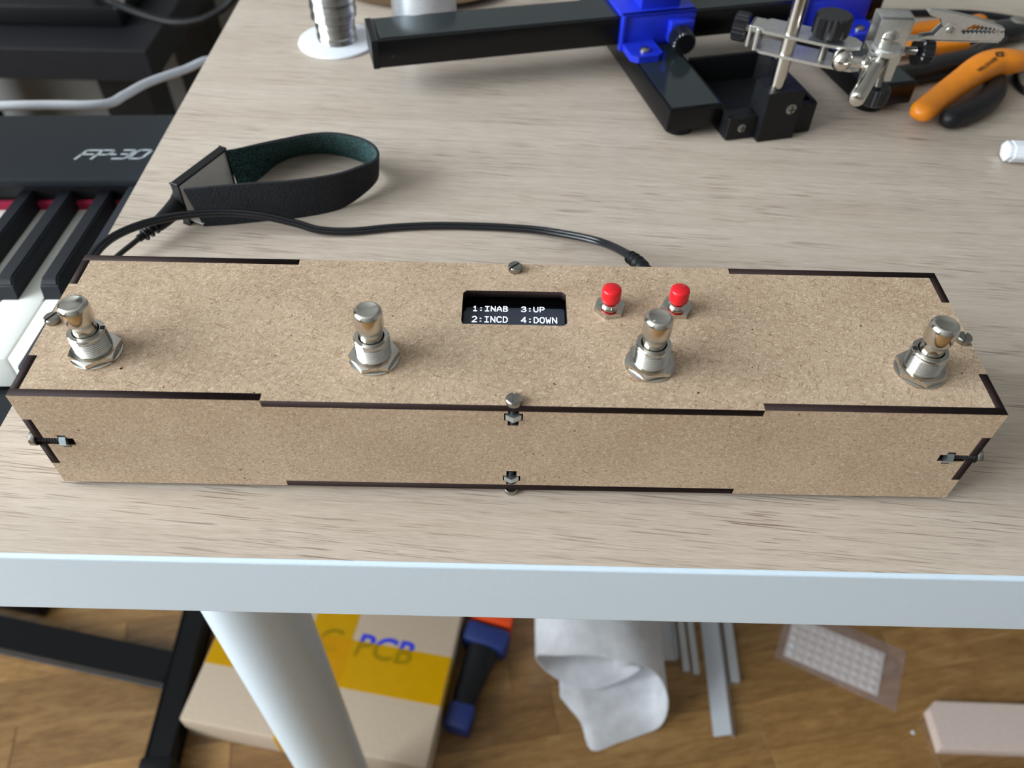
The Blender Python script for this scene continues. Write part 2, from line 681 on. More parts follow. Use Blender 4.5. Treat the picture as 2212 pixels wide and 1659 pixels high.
GLYPH = {
    '1': [[(.2, .8), (.5, 1), (.5, 0)], [(.15, 0), (.85, 0)]],
    '2': [[(.05, .85), (.3, 1), (.7, 1), (.95, .8), (.95, .62), (.05, 0), (1, 0)]],
    '3': [[(.05, .88), (.3, 1), (.75, 1), (.95, .8), (.75, .53), (.35, .53)], [(.75, .53), (1, .28), (.75, 0), (.25, 0), (.02, .13)]],
    '4': [[(.75, 0), (.75, 1), (0, .3), (1, .3)]],
    ':': [[(.4, .14), (.6, .14)], [(.4, .68), (.6, .68)]],
    'I': [[(.1, 1), (.9, 1)], [(.5, 1), (.5, 0)], [(.1, 0), (.9, 0)]],
    'N': [[(.05, 0), (.05, 1), (.95, 0), (.95, 1)]],
    'A': [[(0, 0), (.2, .7), (.5, 1), (.8, .7), (1, 0)], [(.1, .33), (.9, .33)]],
    'B': [[(.08, 0), (.08, 1), (.7, 1), (.92, .8), (.7, .53), (.08, .53)], [(.7, .53), (1, .27), (.75, 0), (.08, 0)]],
    'C': [[(1, .85), (.75, 1), (.3, 1), (.03, .75), (.03, .25), (.3, 0), (.75, 0), (1, .15)]],
    'D': [[(.08, 0), (.08, 1), (.6, 1), (.95, .7), (.95, .3), (.6, 0), (.08, 0)]],
    'O': [[(.3, 0), (.03, .25), (.03, .75), (.3, 1), (.7, 1), (.97, .75), (.97, .25), (.7, 0), (.3, 0)]],
    'P': [[(.08, 0), (.08, 1), (.75, 1), (.97, .8), (.97, .65), (.75, .45), (.08, .45)]],
    'U': [[(.05, 1), (.05, .25), (.3, 0), (.7, 0), (.95, .25), (.95, 1)]],
    'W': [[(0, 1), (.2, 0), (.5, .6), (.8, 0), (1, 1)]],
}

# ------------------------------------------------------------------ room shell
FZ = -720.0
bm = nb()
box(bm, -2000, 2400, -2000, 1450, FZ - 30, FZ - 1.2)
floor = finish(obj('floor', bm, 'floor_wood'), kind='structure', label='golden brown strip parquet floor')
WX0, WX1, WY0, WY1, WZ1 = -1900, 2300, -1900, 1350, 1780
bm = nb()
box(bm, WX0 - 100, WX1 + 100, WY1, WY1 + 100, FZ - 30, WZ1)
finish(obj('wall_back', bm, 'wall_paint'), kind='structure', label='plain greige painted wall')
bm = nb()
box(bm, WX0 - 100, WX1 + 100, WY0 - 100, WY0, FZ - 30, WZ1)
finish(obj('wall_front', bm, 'wall_paint'), kind='structure', label='plain greige painted wall')
bm = nb()
box(bm, WX1, WX1 + 100, WY0, WY1, FZ - 30, WZ1)
finish(obj('wall_right', bm, 'wall_paint'), kind='structure', label='plain greige painted wall')
bm = nb()
box(bm, WX0 - 100, WX1 + 100, WY0 - 100, WY1 + 100, WZ1, WZ1 + 100)
finish(obj('ceiling', bm, 'ceiling_paint'), kind='structure', label='white ceiling')
# left wall around a wide window
OY0, OY1, OZ0, OZ1 = -1470, 470, -40, 1900
wl = nb()
for a in ((WY0, OY0, FZ - 30, WZ1), (OY1, WY1, FZ - 30, WZ1), (OY0, OY1, FZ - 30, OZ0)):
    box(wl, WX0 - 100, WX0, a[0], a[1], a[2], a[3])
finish(obj('wall_left', wl, 'wall_paint'), kind='structure', label='plain greige painted wall around the window')
bm = nb()
for a in ((OY0, OY0 + 50, OZ0, WZ1), (OY1 - 50, OY1, OZ0, WZ1), (OY0, OY1, OZ0, OZ0 + 50), (-525, -475, OZ0, WZ1)):
    box(bm, WX0 - 20, WX0 + 20, a[0], a[1], a[2], a[3], 3)
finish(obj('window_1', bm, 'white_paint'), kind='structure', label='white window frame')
bm = nb()
box(bm, WX0, WX1, WY1 - 14, WY1, FZ, FZ + 70, 2)
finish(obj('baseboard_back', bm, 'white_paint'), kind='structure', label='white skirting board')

# parquet strips, each its own piece, laid in a staggered bond turned by about ten degrees
random.seed(7)
SW = 57.0
YAW = math.radians(10.4)
ux, uy = Vector((math.cos(YAW), math.sin(YAW), 0)), Vector((-math.sin(YAW), math.cos(YAW), 0))
plank_mesh = {}
OFFS = 72.9 % SW
for row in range(-6, 12):
    t0 = 15.9 + row * SW
    s = -900 - random.random() * 300
    while s < 1000:
        L = random.choice((260, 320, 380, 440))
        if row == 0 and s < 525 < s + L + 60:
            L = 525 - s
        cen = ux * (s + L / 2) + uy * (t0 + SW / 2)
        if -950 < cen.x < 1000 and -330 < cen.y < 780:
            key = round(L)
            if key not in plank_mesh:
                bm = nb()
                box(bm, -L / 2 + .3, L / 2 - .3, -SW / 2 + .3, SW / 2 - .3, -8, 0, 0.5, seg=1)
                o = obj('parquet_strip', bm, 'floor_wood', floor)
                plank_mesh[key] = o.data
            else:
                o = bpy.data.objects.new('parquet_strip', plank_mesh[key])
                COL.objects.link(o)
                o.parent = floor
            o.location = Vector((cen.x, cen.y, FZ - random.random() * 0.25)) * MM
            o.rotation_euler = (0, 0, YAW)
        s += L

# ------------------------------------------------------------------ desk
desk = thing('desk', 'light oak desk with a white edge and round white legs', 'desk', (-208, -29.5, 0), -0.0057)
bm = nb()
box(bm, -0.4, 1500, -1.8, 700, -41, -0.15, 1.3, seg=3)
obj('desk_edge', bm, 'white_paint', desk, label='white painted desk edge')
bm = nb()
box(bm, 0.1, 1498, 0, 698, -1.2, 0.0)
obj('desk_top', bm, 'oak_laminate', desk, label='pale grey oak laminate top')
leg_prof = [(26, 0), (28, 1), (28, 600), (28, 679)]
for lx, ly in ((-150.5 + 208, 47 + 29.5), (-150.5 + 208, 620), (1400, 76), (1400, 620)):
    bm = nb()
    lathe(bm, leg_prof, 40, Matrix.Translation((lx, ly, FZ)))
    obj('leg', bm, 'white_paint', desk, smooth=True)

# ------------------------------------------------------------------ the pedal box
ZT = 52.7
ZB = 2.5
T = 3.2
pedal = thing('foot_controller', 'long brown MDF pedal box with four metal footswitches and a small display', 'controller', (0, 0, 0))
XA, XB = -84.6, 86.8
I4 = Matrix.Identity(4)
D = 74.0
Lx, Rx = -170.0, 170.0
# top sheet
out = [(Lx + T, T), (XA, T), (XA, 0), (XB, 0), (XB, T), (Rx - T, T), (Rx - T, 18.6), (Rx, 18.6), (Rx, 56.4), (Rx - T, 56.4),
       (Rx - T, D - T), (XB + .4, D - T), (XB + .4, D), (XA - .5, D), (XA - .5, D - T), (Lx + T, D - T), (Lx + T, 56.8), (Lx, 56.8), (Lx, 18.9), (Lx + T, 18.9)]
SWITCHES = [(-146.6, 21.0), (-48.3, 20.9), (49.5, 20.3), (145.8, 19.8)]
BUTTONS = [(37.2, 48.8), (62.7, 49.3)]
win = [(-18.6, 41), (-18.0, 39.2), (19.6, 39.2), (21.0, 40.6), (21.0, 56.3), (19.3, 57.9), (-17.2, 57.7), (-18.6, 56.3)]
holes = [win] + [circle(x, y, 5.5) for x, y in SWITCHES] + [circle(x, y, 3.2) for x, y in BUTTONS]
plate('top_panel', out, holes, T, Matrix.Translation((0, 0, ZT - T)), pedal, 'mdf', 'burnt_edge', 'brown MDF top with a burnt dark edge')
# bottom sheet
plate('bottom_panel', out, [], T, Matrix.Translation((0, 0, ZB)), pedal, 'mdf', 'burnt_edge')
# front and back sheets: outline in (x, z)


def wall_outline():
    return [(Lx, ZB), (XA, ZB), (XA, ZB + T), (-0.6, ZB + T), (-0.6, 8.4), (-1.9, 8.4), (-1.9, 11.5), (-0.6, 11.5), (-0.6, 14.6),
            (3.2, 14.6), (3.2, 11.5), (4.6, 11.5), (4.6, 8.4), (3.2, 8.4), (3.2, ZB + T), (XB - .6, ZB + T), (XB - .6, ZB), (Rx, ZB),
            (Rx, 14.6), (Rx - T, 14.6), (Rx - T, 26.0), (161.6, 26.0), (161.6, 24.4), (158.6, 24.4), (158.6, 26.0), (156.4, 26.0), (156.4, 29.6),
            (158.6, 29.6), (158.6, 31.2), (161.6, 31.2), (161.6, 29.6), (Rx - T, 29.6), (Rx - T, 40), (Rx, 40), (Rx, ZT), (XB, ZT), (XB, ZT - T),
            (3.2, ZT - T), (3.2, 48.5), (4.6, 48.5), (4.6, 44.7), (3.2, 44.7), (3.2, 41.9), (-0.6, 41.9), (-0.6, 44.7), (-1.9, 44.7), (-1.9, 48.5), (-0.6, 48.5), (-0.6, ZT - T),
            (XA, ZT - T), (XA, ZT), (Lx, ZT), (Lx, 40), (Lx + T, 40), (Lx + T, 29.6), (-161.6, 29.6), (-161.6, 31.2), (-158.6, 31.2), (-158.6, 29.6),
            (-156.4, 29.6), (-156.4, 26.0), (-158.6, 26.0), (-158.6, 24.4), (-161.6, 24.4), (-161.6, 26.0), (Lx + T, 26.0), (Lx + T, 14.4), (Lx, 14.4)]


ROTX = Matrix.Rotation(PI / 2, 4, 'X')          # (x, y, z) -> (x, -z, y)
plate('front_panel', wall_outline(), [], T, Matrix.Translation((0, T, 0)) @ ROTX, pedal, 'mdf', 'burnt_edge', 'MDF front with cross-shaped nut slots')
plate('back_panel', wall_outline(), [], T, Matrix.Translation((0, D, 0)) @ ROTX, pedal, 'mdf', 'burnt_edge')
side = [(T, ZB), (18.9, ZB), (18.9, ZB + T), (56.8, ZB + T), (56.8, ZB), (D - T, ZB), (D - T, 14.4), (D, 14.4), (D, 40), (D - T, 40), (D - T, ZT),
        (56.8, ZT), (56.8, ZT - T), (18.9, ZT - T), (18.9, ZT), (T, ZT), (T, 40), (0, 40), (0, 29.4), (2, 29.4), (2, 26.2), (0, 26.2), (0, 14.4), (T, 14.4)]
ROTS = Matrix(((0, 0, 1, 0), (1, 0, 0, 0), (0, 1, 0, 0), (0, 0, 0, 1)))   # (y, z, t) -> (t, y, z)
plate('side_panel', side, [], T, Matrix.Translation((Lx, 0, 0)) @ ROTS, pedal, 'mdf', 'burnt_edge')
plate('side_panel', side, [], T, Matrix.Translation((Rx - T, 0, 0)) @ ROTS, pedal, 'mdf', 'burnt_edge')

# screws with nuts: (head seat, outward direction, slot angle)
screw_list = [((1.3, 70.4, ZT), (0, 0, 1), 0.75), ((1.3, 1.4, ZT), (0, 0, 1), 1.53), ((-167.8, 36.2, ZT), (0, 0, 1), 1.05), ((167.2, 35.6, ZT), (0, 0, 1), 1.1),
              ((1.3, 1.4, ZB), (0, 0, -1), 0.3), ((Lx, 1.4, 27.8), (-1, 0, 0), 0.6), ((Rx, 1.4, 27.8), (1, 0, 0), 0.6),
              ((1.3, D - 1.6, ZB), (0, 0, -1), 0.3), ((-168.4, 36.2, ZB), (0, 0, -1), 0.2), ((168.4, 36.2, ZB), (0, 0, -1), 0.2)]
for pos, d, sl in screw_list:
    d = Vector(d)
    xf = axis_matrix(pos, d)
    bm = nb()
    slotted_head(bm, 2.85, 2.4, 0.85, 1.0, sl, xf)
    scr = obj('screw', bm, 'steel', pedal, smooth=True)
    bm = nb()
    prof = []
    for i in range(0, 23):
        prof.append((1.5 if i % 2 else 1.22, -11 + i * 0.5))
    lathe(bm, prof, 16, xf)
    obj('threaded_shank', bm, 'dark_bolt', scr, label='dark threaded shank')
    q = Vector(pos) - d * 6.6
    if d.z:
        q = Vector(pos) - d * (6.1 if d.z > 0 else 7.5)
    else:
        q = Vector(pos) - d * 10.0
    bm = nb()
    chamfer_hex(bm, 3.15, -1.25, 1.25, PI / 6 if d.z else 0.0, axis_matrix(q, d))
    obj('hex_nut', bm, 'zinc', scr, smooth=True, autosmooth=math.radians(25), label='zinc hexagon nut')

# footswitches
thread = [(6.1, 0)]
for i in range(11):
    thread += [(5.8, 0.9 + i * 0.78), (6.3, 0.9 + i * 0.78 + 0.39)]
bush_prof = [(5.2, -4), (6.1, -3.8)] + thread[1:] + [(5.85, 9.6), (6.25, 10.0), (6.25, 10.6), (5.9, 11.0), (4.55, 11.05), (4.4, 10.7), (4.4, 8.0)]
cap_prof = [(4.25, 6.5), (4.25, 10.6), (4.1, 11.3), (4.05, 14.0), (4.2, 14.7), (4.75, 15.7), (5.0, 16.6), (5.0, 21.3), (4.88, 22.3), (4.45, 23.15), (3.8, 23.6), (3.6, 23.62), (3.45, 23.5), (0, 23.45)]
wash_prof = [(6.0, 0), (8.9, 0), (8.95, 0.25), (8.9, 0.55), (8.4, 0.75), (6.0, 0.8)]
swproto = None
for i, (x, y) in enumerate(SWITCHES):
    rz = (0.5, 0.15, 0.25, 0.42)[i]
    if swproto is None:
        bm = nb()
        lathe(bm, bush_prof, 48)
        b0 = obj('footswitch', bm, 'nickel', pedal, smooth=True, autosmooth=math.radians(28))
        bm = nb()
        lathe(bm, cap_prof, 48)
        c0 = obj('plunger_cap', bm, 'nickel', b0, smooth=True, autosmooth=math.radians(60))
        bm = nb()
        chamfer_hex(bm, 9.1, 0.9, 3.0, 0)
        n0 = obj('hex_nut', bm, 'nickel', b0, smooth=True, autosmooth=math.radians(25))
        bm = nb()
        lathe(bm, wash_prof, 48)
        w0 = obj('washer', bm, 'nickel', b0, smooth=True)
        bm = nb()
        lathe(bm, [(4.42, 10.75), (4.2, 10.72)], 32)
        swproto = (b0, c0, n0, w0)
        b = b0
        nut = n0
    else:
        b = copy_part(swproto[0], pedal)
        nut = None
        for ch in swproto[1:]:
            k = copy_part(ch, b)
            if ch is swproto[2]:
                nut = k
    b.location = Vector((x, y, ZT)) * MM
    nut.rotation_euler = (0, 0, rz)
    if i in (0, 3):                       # keyway groove shows on the two outer switches
        bm = nb()
        sgn = 1 if i == 0 else -1
        a = 0.25 if i == 0 else PI - 0.1
        box(bm, 4.7, 6.22, -0.85, 0.85, 3.4, 11.12, xf=Matrix.Rotation(a, 4, 'Z'))
        obj('keyway', bm, 'dark_bolt', b, label='dark keyway groove in the thread')

# red push buttons
bt_bush = [(3.3, -4), (3.4, 1.9)]
for i in range(3):
    bt_bush += [(3.15, 2.1 + i * 0.6), (3.4, 2.4 + i * 0.6)]
bt_bush += [(3.15, 3.7), (3.0, 3.9), (2.1, 4.0), (2.0, 4.1), (2.0, 5.8)]
bproto = None
for i, (x, y) in enumerate(BUTTONS):
    if bproto is None:
        bm = nb()
        lathe(bm, bt_bush, 36)
        b0 = obj('push_button', bm, 'nickel', pedal, smooth=True, autosmooth=math.radians(50))
        bm = nb()
        lathe(bm, [(2.2, 5.1), (3.5, 5.1), (3.65, 5.4), (3.6, 9.6), (3.45, 10.2), (2.95, 10.55), (0, 10.65)], 36)
        c0 = obj('button_cap', bm, 'red_plastic', b0, smooth=True, autosmooth=math.radians(60), label='red plastic cap')
        bm = nb()
        chamfer_hex(bm, 6.1, 0.0, 2.1, 0)
        n0 = obj('hex_nut', bm, 'nickel', b0, smooth=True, autosmooth=math.radians(25))
        bproto = (b0, c0, n0)
        b, nut = b0, n0
    else:
        b = copy_part(bproto[0], pedal)
        copy_part(bproto[1], b)
        nut = copy_part(bproto[2], b)
    b.location = Vector((x, y, ZT)) * MM
    nut.rotation_euler = (0, 0, (0.2, 0.0)[i])

bm = nb()
lathe(bm, [(0.5, 0), (0.5, 0.06)], 12, Matrix.Translation((-135.6, 13.4, ZT)))
obj('pin_mark', bm, 'burnt_edge', pedal, label='tiny dark pin mark')

# display
ZS = ZT - 5.0
bm = nb()
box(bm, -24, 27, 32, 64, ZS - 2.0, ZS)
disp = obj('display', bm, 'screen_glass', pedal, label='dark glass display with white letters')
bm = nb()
prism(bm, round_rect(-17.6, 20.6, 36.5, 53.6, 1.2), ZS + 0.01, ZS + 0.06)
obj('active_area', bm, 'screen_active', disp)
bm = nb()
CH = 2.36
for row, (yb, hh, txt) in enumerate(((51.3, 2.95, '1:INAB  3:UP'), (45.2, 3.3, '2:INCD  4:DOWN'))):
    for k, ch in enumerate(txt):
        if ch in GLYPH:
            w = 1.72
            strokes(bm, GLYPH[ch], 0.175, -14.95 + k * CH + (0.1 if ch != '1' else 0.2), yb + 0.2 + k * 0.012, ZS + 0.1, w, hh - 0.4)
obj('display_text', bm, 'oled_white', disp, label='glowing white text 1:INAB 3:UP 2:INCD 4:DOWN')

# strain relief socket on the back wall
bm = nb()
box(bm, 54, 70, D, D + 3, 14, 30, 0.8)
obj('socket', bm, 'black_plastic', pedal)

# ------------------------------------------------------------------ twin cable running behind the box
cable = thing('twin_cable', 'thin black twin cable curving across the desk behind the pedal box', 'cable', (60, 100, 0))
cp = [(62, 86, 23), (61.1, 106.7, 25), (54.8, 123.5, 19), (42.9, 145.6, 9), (18, 159.7, 3.6), (-6, 164, 2.2), (-37.4, 164.5, 2.0), (-61.2, 162.1, 2.0), (-82.2, 157.9, 2.2), (-98.5, 156.8, 3.4),
      (-110.3, 158.4, 6), (-128.6, 159.3, 10), (-146.6, 157.9, 12.2), (-163.1, 152.3, 14.3), (-176.1, 144.3, 16.2), (-185.6, 133.7, 18.2), (-190.8, 122.1, 19.8), (-194, 112, 18), (-196, 100, 12), (-194, 88, 6), (-186, 80, 3), (-176, 78.5, 2.2)]
sp = smooth_path(cp, 7)
for sgn in (1, -1):
    pts = []
    for i, q in enumerate(sp):
        t = (sp[min(i + 1, len(sp) - 1)] - sp[max(i - 1, 0)]).normalized()
        sd = t.cross(Vector((0, 0, 1)))
        sd = sd.normalized() if sd.length > 1e-4 else Vector((1, 0, 0))
        tw = 0.9 * sgn
        pts.append(q + sd * tw * 0.75 + Vector((0, 0, 1)) * tw * 0.5)
    bm = nb()
    tube(bm, pts[6:], 1.3, 10)
    obj('conductor', bm, 'cable_sheath', cable, smooth=True, world_of=cable)
bm = nb()
seg = smooth_path([(62, 78.2, 22), (62, 86, 23.4), (61.4, 100, 25), (58.5, 112, 23), (55.5, 120, 20.3)], 10)
rads = [4.2 - 1.5 * i / (len(seg) - 1) + (0.45 if (i // 2) % 2 else -0.35) for i in range(len(seg))]
tube(bm, seg, rads, 16)
obj('strain_relief', bm, 'black_rubber', cable, smooth=True, world_of=cable, label='ribbed black strain relief')

# ------------------------------------------------------------------ wrist strap
strap = thing('wrist_strap', 'black and green antistatic wrist strap standing on edge in a loop', 'strap', (-125, 190, 0))
st = [((-160, 162, 0), (-164, 161, 23)), ((-146, 164, 0), (-147, 164, 23.5)), ((-132, 167, 0), (-132, 166, 24)), ((-112, 171, 0), (-112, 170, 23.3)), ((-92, 179, .3), (-91, 177.5, 22.6)),
      ((-79.5, 191, 2.6), (-78, 185.5, 22.8)), ((-74, 203, 3.6), (-70.3, 191.5, 24)), ((-76, 214, 3), (-73, 203, 24)), ((-84, 224, 1), (-82.5, 212.3, 23.5)), ((-96, 231, 0), (-97, 218, 22.7)),
      ((-110, 234, 0), (-110, 217, 22.5)), ((-124, 231, 0), (-124, 210.5, 23)), ((-134.5, 222, 0), (-135, 204.5, 23.5)), ((-141.5, 207, 0), (-146, 198, 24)), ((-149, 194, 0), (-152, 196, 24))]
bot = smooth_path([a for a, b in st], 6)
top = smooth_path([b for a, b in st], 6)
bm = nb()
TH = 1.5
ro, ri = [], []
ctr = Vector((-118, 196, 12))
for i in range(len(bot)):
    t = (bot[min(i + 1, len(bot) - 1)] - bot[max(i - 1, 0)]).normalized()
    nrm = t.cross(top[i] - bot[i]).normalized()            # points outward for a counter-clockwise loop
    if nrm.dot(bot[i] - ctr) < 0 and 0 < i < len(bot) - 1 and False:
        nrm = -nrm
    ro.append((bm.verts.new(bot[i]), bm.verts.new(top[i])))
    ri.append((bm.verts.new(bot[i] - nrm * TH), bm.verts.new(top[i] - nrm * TH)))
for i in range(len(bot) - 1):
    a, b, c, d = ro[i], ro[i + 1], ri[i], ri[i + 1]
    f = bm.faces.new((a[0], b[0], b[1], a[1])); f.material_index = 0
    f = bm.faces.new((c[0], c[1], d[1], d[0])); f.material_index = 1
    f = bm.faces.new((a[1], b[1], d[1], c[1])); f.material_index = 0
    f = bm.faces.new((a[0], c[0], d[0], b[0])); f.material_index = 0
for i in (0, -1):
    bm.faces.new((ro[i][0], ro[i][1], ri[i][1], ri[i][0]))
obj('band', bm, ['strap_black', 'strap_green'], strap, smooth=True, world_of=strap, label='black elastic band, green inside')
# buckle: a shallow dish with a bright steel inside, standing on its edge
p0, p1 = Vector((-168.5, 163.5, 0)), Vector((-152.5, 197.5, 0))
bd = (p1 - p0).normalized()
bn = Vector((bd.y, -bd.x, 0))                      # towards the inside of the loop
bl = (p1 - p0).length
bxf = Matrix(((bd.x, bn.x, 0, p0.x), (bd.y, bn.y, 0, p0.y), (0, 0, 1, 0), (0, 0, 0, 1)))
bm = nb()
box(bm, 0, bl, -2.4, 0.8, 0.3, 24.3, 0.8, xf=bxf)
obj('buckle', bm, 'black_plastic', strap, smooth=True, world_of=strap)
bm = nb()
box(bm, 1.5, bl - 1.2, 0.85, 1.3, 2, 22.8, xf=bxf)
box(bm, 1.5, bl - 1.2, 1.3, 9, 2, 2.4, xf=bxf)
obj('buckle_plate', bm, 'screw_plate', strap, world_of=strap, label='bright steel contact plate')
bm = nb()
cyl(bm, bxf @ Vector((7, -3.3, 11)), bxf @ Vector((7, -7, 11)), 6.5, 24, 0.8)
obj('snap_stud', bm, 'black_gloss', strap, smooth=True, world_of=strap)
bm = nb()
pp = smooth_path([(-170.5, 173, 11), (-171.5, 166, 10.5), (-175, 157, 9.6), (-178.3, 150.5, 9)], 5)
tube(bm, pp, [5.6 - 2.0 * i / (len(pp) - 1) for i in range(len(pp))], 14)
obj('plug', bm, 'black_rubber', strap, smooth=True, world_of=strap)
bm = nb()
for k in range(3):
    a = Vector((-178.6, 149.8, 8.9)) + Vector((-1.75, -2.6, -0.3)) * k
    cyl(bm, a, a + Vector((-0.75, -1.1, -0.1)), 3.6 - 0.15 * k, 16, 0.3)
cyl(bm, (-178.3, 150.5, 9), (-184.6, 141, 7.9), 1.9, 12)
obj('strain_relief', bm, 'black_rubber', strap, smooth=True, world_of=strap)
bm = nb()
tube(bm, smooth_path([(-183, 143.5, 8.2), (-187, 137.5, 7.2), (-193, 130, 5), (-198, 120, 2.5), (-196, 104, 1.6), (-185, 92, 1.5), (-172, 86, 1.5)], 6), 1.35, 10)
obj('ground_cord', bm, 'cable_sheath', strap, smooth=True, world_of=strap)

# ------------------------------------------------------------------ soldering stand (third hand)
TH_S = math.radians(14.5)
stand = thing('soldering_stand', 'black and blue circuit board holder with a chrome third hand arm', 'stand', (91, 254.2, 0), TH_S)
foot_bar0 = None
for u0 in (0, 130):
    bm = nb()
    box(bm, u0, u0 + 34, 0, 175, 5.5, 20, 0.9)
    bar = obj('foot_bar', bm, 'black_rail', stand, smooth=True)
    bm = nb()
    box(bm, u0 + 2.2, u0 + 31.8, 1.5, 173, 20.0, 20.35, 0.1, seg=1)
    obj('bar_strip', bm, 'rail_strip', bar)
    for v in (12, 160):
        bm = nb()
        lathe(bm, [(8.5, 0), (9, 0.8), (9, 5), (8.5, 5.6)], 24, Matrix.Translation((u0 + 13, v, 0)))
        obj('rubber_foot', bm, 'black_rubber', bar, smooth=True)
bm = nb()
box(bm, -160, 184, 81.5, 113, 21, 38, 0.7)
rail = obj('rail', bm, 'black_rail', stand, smooth=True)
bm = nb()
box(bm, -155, 180, 84.5, 110.5, 38.0, 38.4, 0.1, seg=1)
obj('rail_strip', bm, 'rail_strip', rail)
bm = nb()
box(bm, -161.2, -157.2, 81.2, 113.4, 20.8, 38.3, 0.5)
obj('end_cap', bm, 'black_plastic', rail)
for u in (-149, 176):
    bm = nb()
    cyl(bm, (u, 81.8, 28), (u, 81.2, 28), 1.2, 14)
    obj('rivet_hole', bm, 'black_gloss', rail)


def knob(parent, p0, p1, r, world=True, n=22):
    """ribbed thumb knob between two points"""
    bm = nb()
    xf = axis_matrix(p0, Vector(p1) - Vector(p0))
    L = (Vector(p1) - Vector(p0)).length
    rings = []
    for z, s in ((0, 0.9), (0.8, 1.0), (L - 0.8, 1.0), (L, 0.9)):
        ring = []
        for i in range(n * 2):
            a = PI * i / n
            rr = r * s * (1.0 if i % 2 else 0.92)
            ring.append(bm.verts.new(xf @ Vector((rr * math.cos(a), rr * math.sin(a), z))))
        rings.append(ring)
    for A, B in zip(rings, rings[1:]):
        for i in range(n * 2):
            j = (i + 1) % (n * 2)
            bm.faces.new((A[i], A[j], B[j], B[i]))
    bm.faces.new(rings[0])
    bm.faces.new(rings[-1])
    return obj('knob', bm, 'black_gloss', parent, world_of=stand if world else None, label='black ribbed thumb knob')


def bracket(u0, flange_u0, flange_u1, boss):
    bm = nb()
    w = 50
    box(bm, u0, u0 + w, 77.6, 81.4, 20.5, 41.5, 0.8)
    box(bm, u0, u0 + w, 77.6, 117, 38.6, 41.5, 0.8)
    box(bm, u0, u0 + w, 113.2, 117, 20.5, 41.5, 0.8)
    box(bm, u0, u0 + 2.6, 76.0, 81.4, 19.0, 41.0, 0.5)
    box(bm, u0 + 14, u0 + 41, 84, 114, 41.0, 98, 1.2)
    br = obj('rail_bracket', bm, 'blue_plastic', stand, smooth=True, label='blue plastic rail bracket')
    bm = nb()
    prism(bm, [(flange_u0, 78.5), (flange_u0, 60), (flange_u0 + 4, 56.5), (flange_u1 - 4, 56.5), (flange_u1, 60), (flange_u1, 78.5)], 20.4, 24.5)
    obj('flange', bm, 'blue_plastic', br)
    bm = nb()
    fu = (flange_u0 + flange_u1) / 2
    lathe(bm, [(3.4, 24.5), (3.3, 25.6), (2.2, 26.6), (0, 26.9)], 20, Matrix.Translation((fu, 64, 0)))
    obj('screw', bm, 'steel', br, smooth=True)
    if boss:
        bm = nb()
        box(bm, u0 + 31, u0 + 47, 71.5, 78, 23.5, 37, 1.0)
        obj('boss', bm, 'blue_plastic', br, smooth=True)
        k = knob(br, (u0 + 37.5, 71.5, 28.5), (u0 + 36.5, 59.5, 28.0), 7.6, world=False)
    return br


bracket(-4.5, -3, 18, True)
bracket(121.5, 146, 171, False)

# tray between the feet
bm = nb()
tray_out = [(35.5, -6.5), (90, -6.5), (90, 47), (85, 58), (35.5, 58)]
prism(bm, tray_out, 0.6, 3.0)
w = 2.6
box(bm, 35.2, 37.8, -6, 58, 2, 15)
box(bm, 87.4, 90, -8, 47.5, 2, 20)
box(bm, 35.5, 85.5, 55.4, 58, 2, 20)
prism(bm, [(90, 47), (85, 58), (82.8, 56.4), (87.6, 45.8)], 2, 20)
tray = obj('tray', bm, 'black_print', stand, label='black open tool tray')
bm = nb()
box(bm, 35.4, 55, -8.5, -4.0, 0.6, 14.5, 0.6)
box(bm, 35.4, 53, -4.2, 2.5, 10.5, 14.5, 0.4)
box(bm, 76, 90.5, -9.5, -5.5, 0.6, 19.5, 0.5)
obj('tray_front', bm, 'black_print', tray)
bm = nb()
prism(bm, [(54, -13.5), (77, -13.5), (77, 2), (72, 6), (54, 4)], 0.3, 31)
blk = obj('rod_block', bm, 'black_print', stand)
for (u, v, z, dv, r) in ((44.5, -8.7, 8.0, -1, 2.7), (70.5, -13.7, 20.0, -1, 3.2)):
    bm = nb()
    xf = axis_matrix((u, v + 0.6, z), (0, -1, 0))
    lathe(bm, [(r, 0), (r, 0.9), (r * 0.7, 1.6), (0, 1.8)], 20, xf)
    s_ = obj('screw', bm, 'steel', blk, smooth=True)
    bm = nb()
    box(bm, -r * .7, r * .7, -.35, .35, 1.5, 1.9, xf=xf)
    box(bm, -.35, .35, -r * .7, r * .7, 1.5, 1.9, xf=xf)
    obj('cross_slot', bm, 'dark_bolt', blk)

# chrome rod with its clamp arm (built in world millimetres)
RX, RY = 151.9, 262.7
bm = nb()
cyl(bm, (RX, RY, 20), (RX, RY, 150), 4.0, 28, 0.4)
rod = obj('rod', bm, 'nickel', stand, smooth=True, world_of=stand)
dvec = Vector((0.904, -0.427, 0))
nvec = Vector((0.427, 0.904, 0))
cxf = Matrix(((dvec.x, nvec.x, 0, RX), (dvec.y, nvec.y, 0, RY), (0, 0, 1, 0), (0, 0, 0, 1)))


def arm_plate(s0, s1, s2, z0, z1):
    out = [(s0, -1.5), (s0 + 3, -4.5), (s1, -4.5), (s2 - 4, -2.5), (s2, 1), (s2, 7), (s2 - 4, 11), (s1, 13), (s0 + 3, 13), (s0, 9)]
    bm = nb()
    prism(bm, out, z0, z1, cxf)
    return obj('clamp_plate', bm, 'bright_steel', stand, world_of=stand, label='polished steel clamp plate')


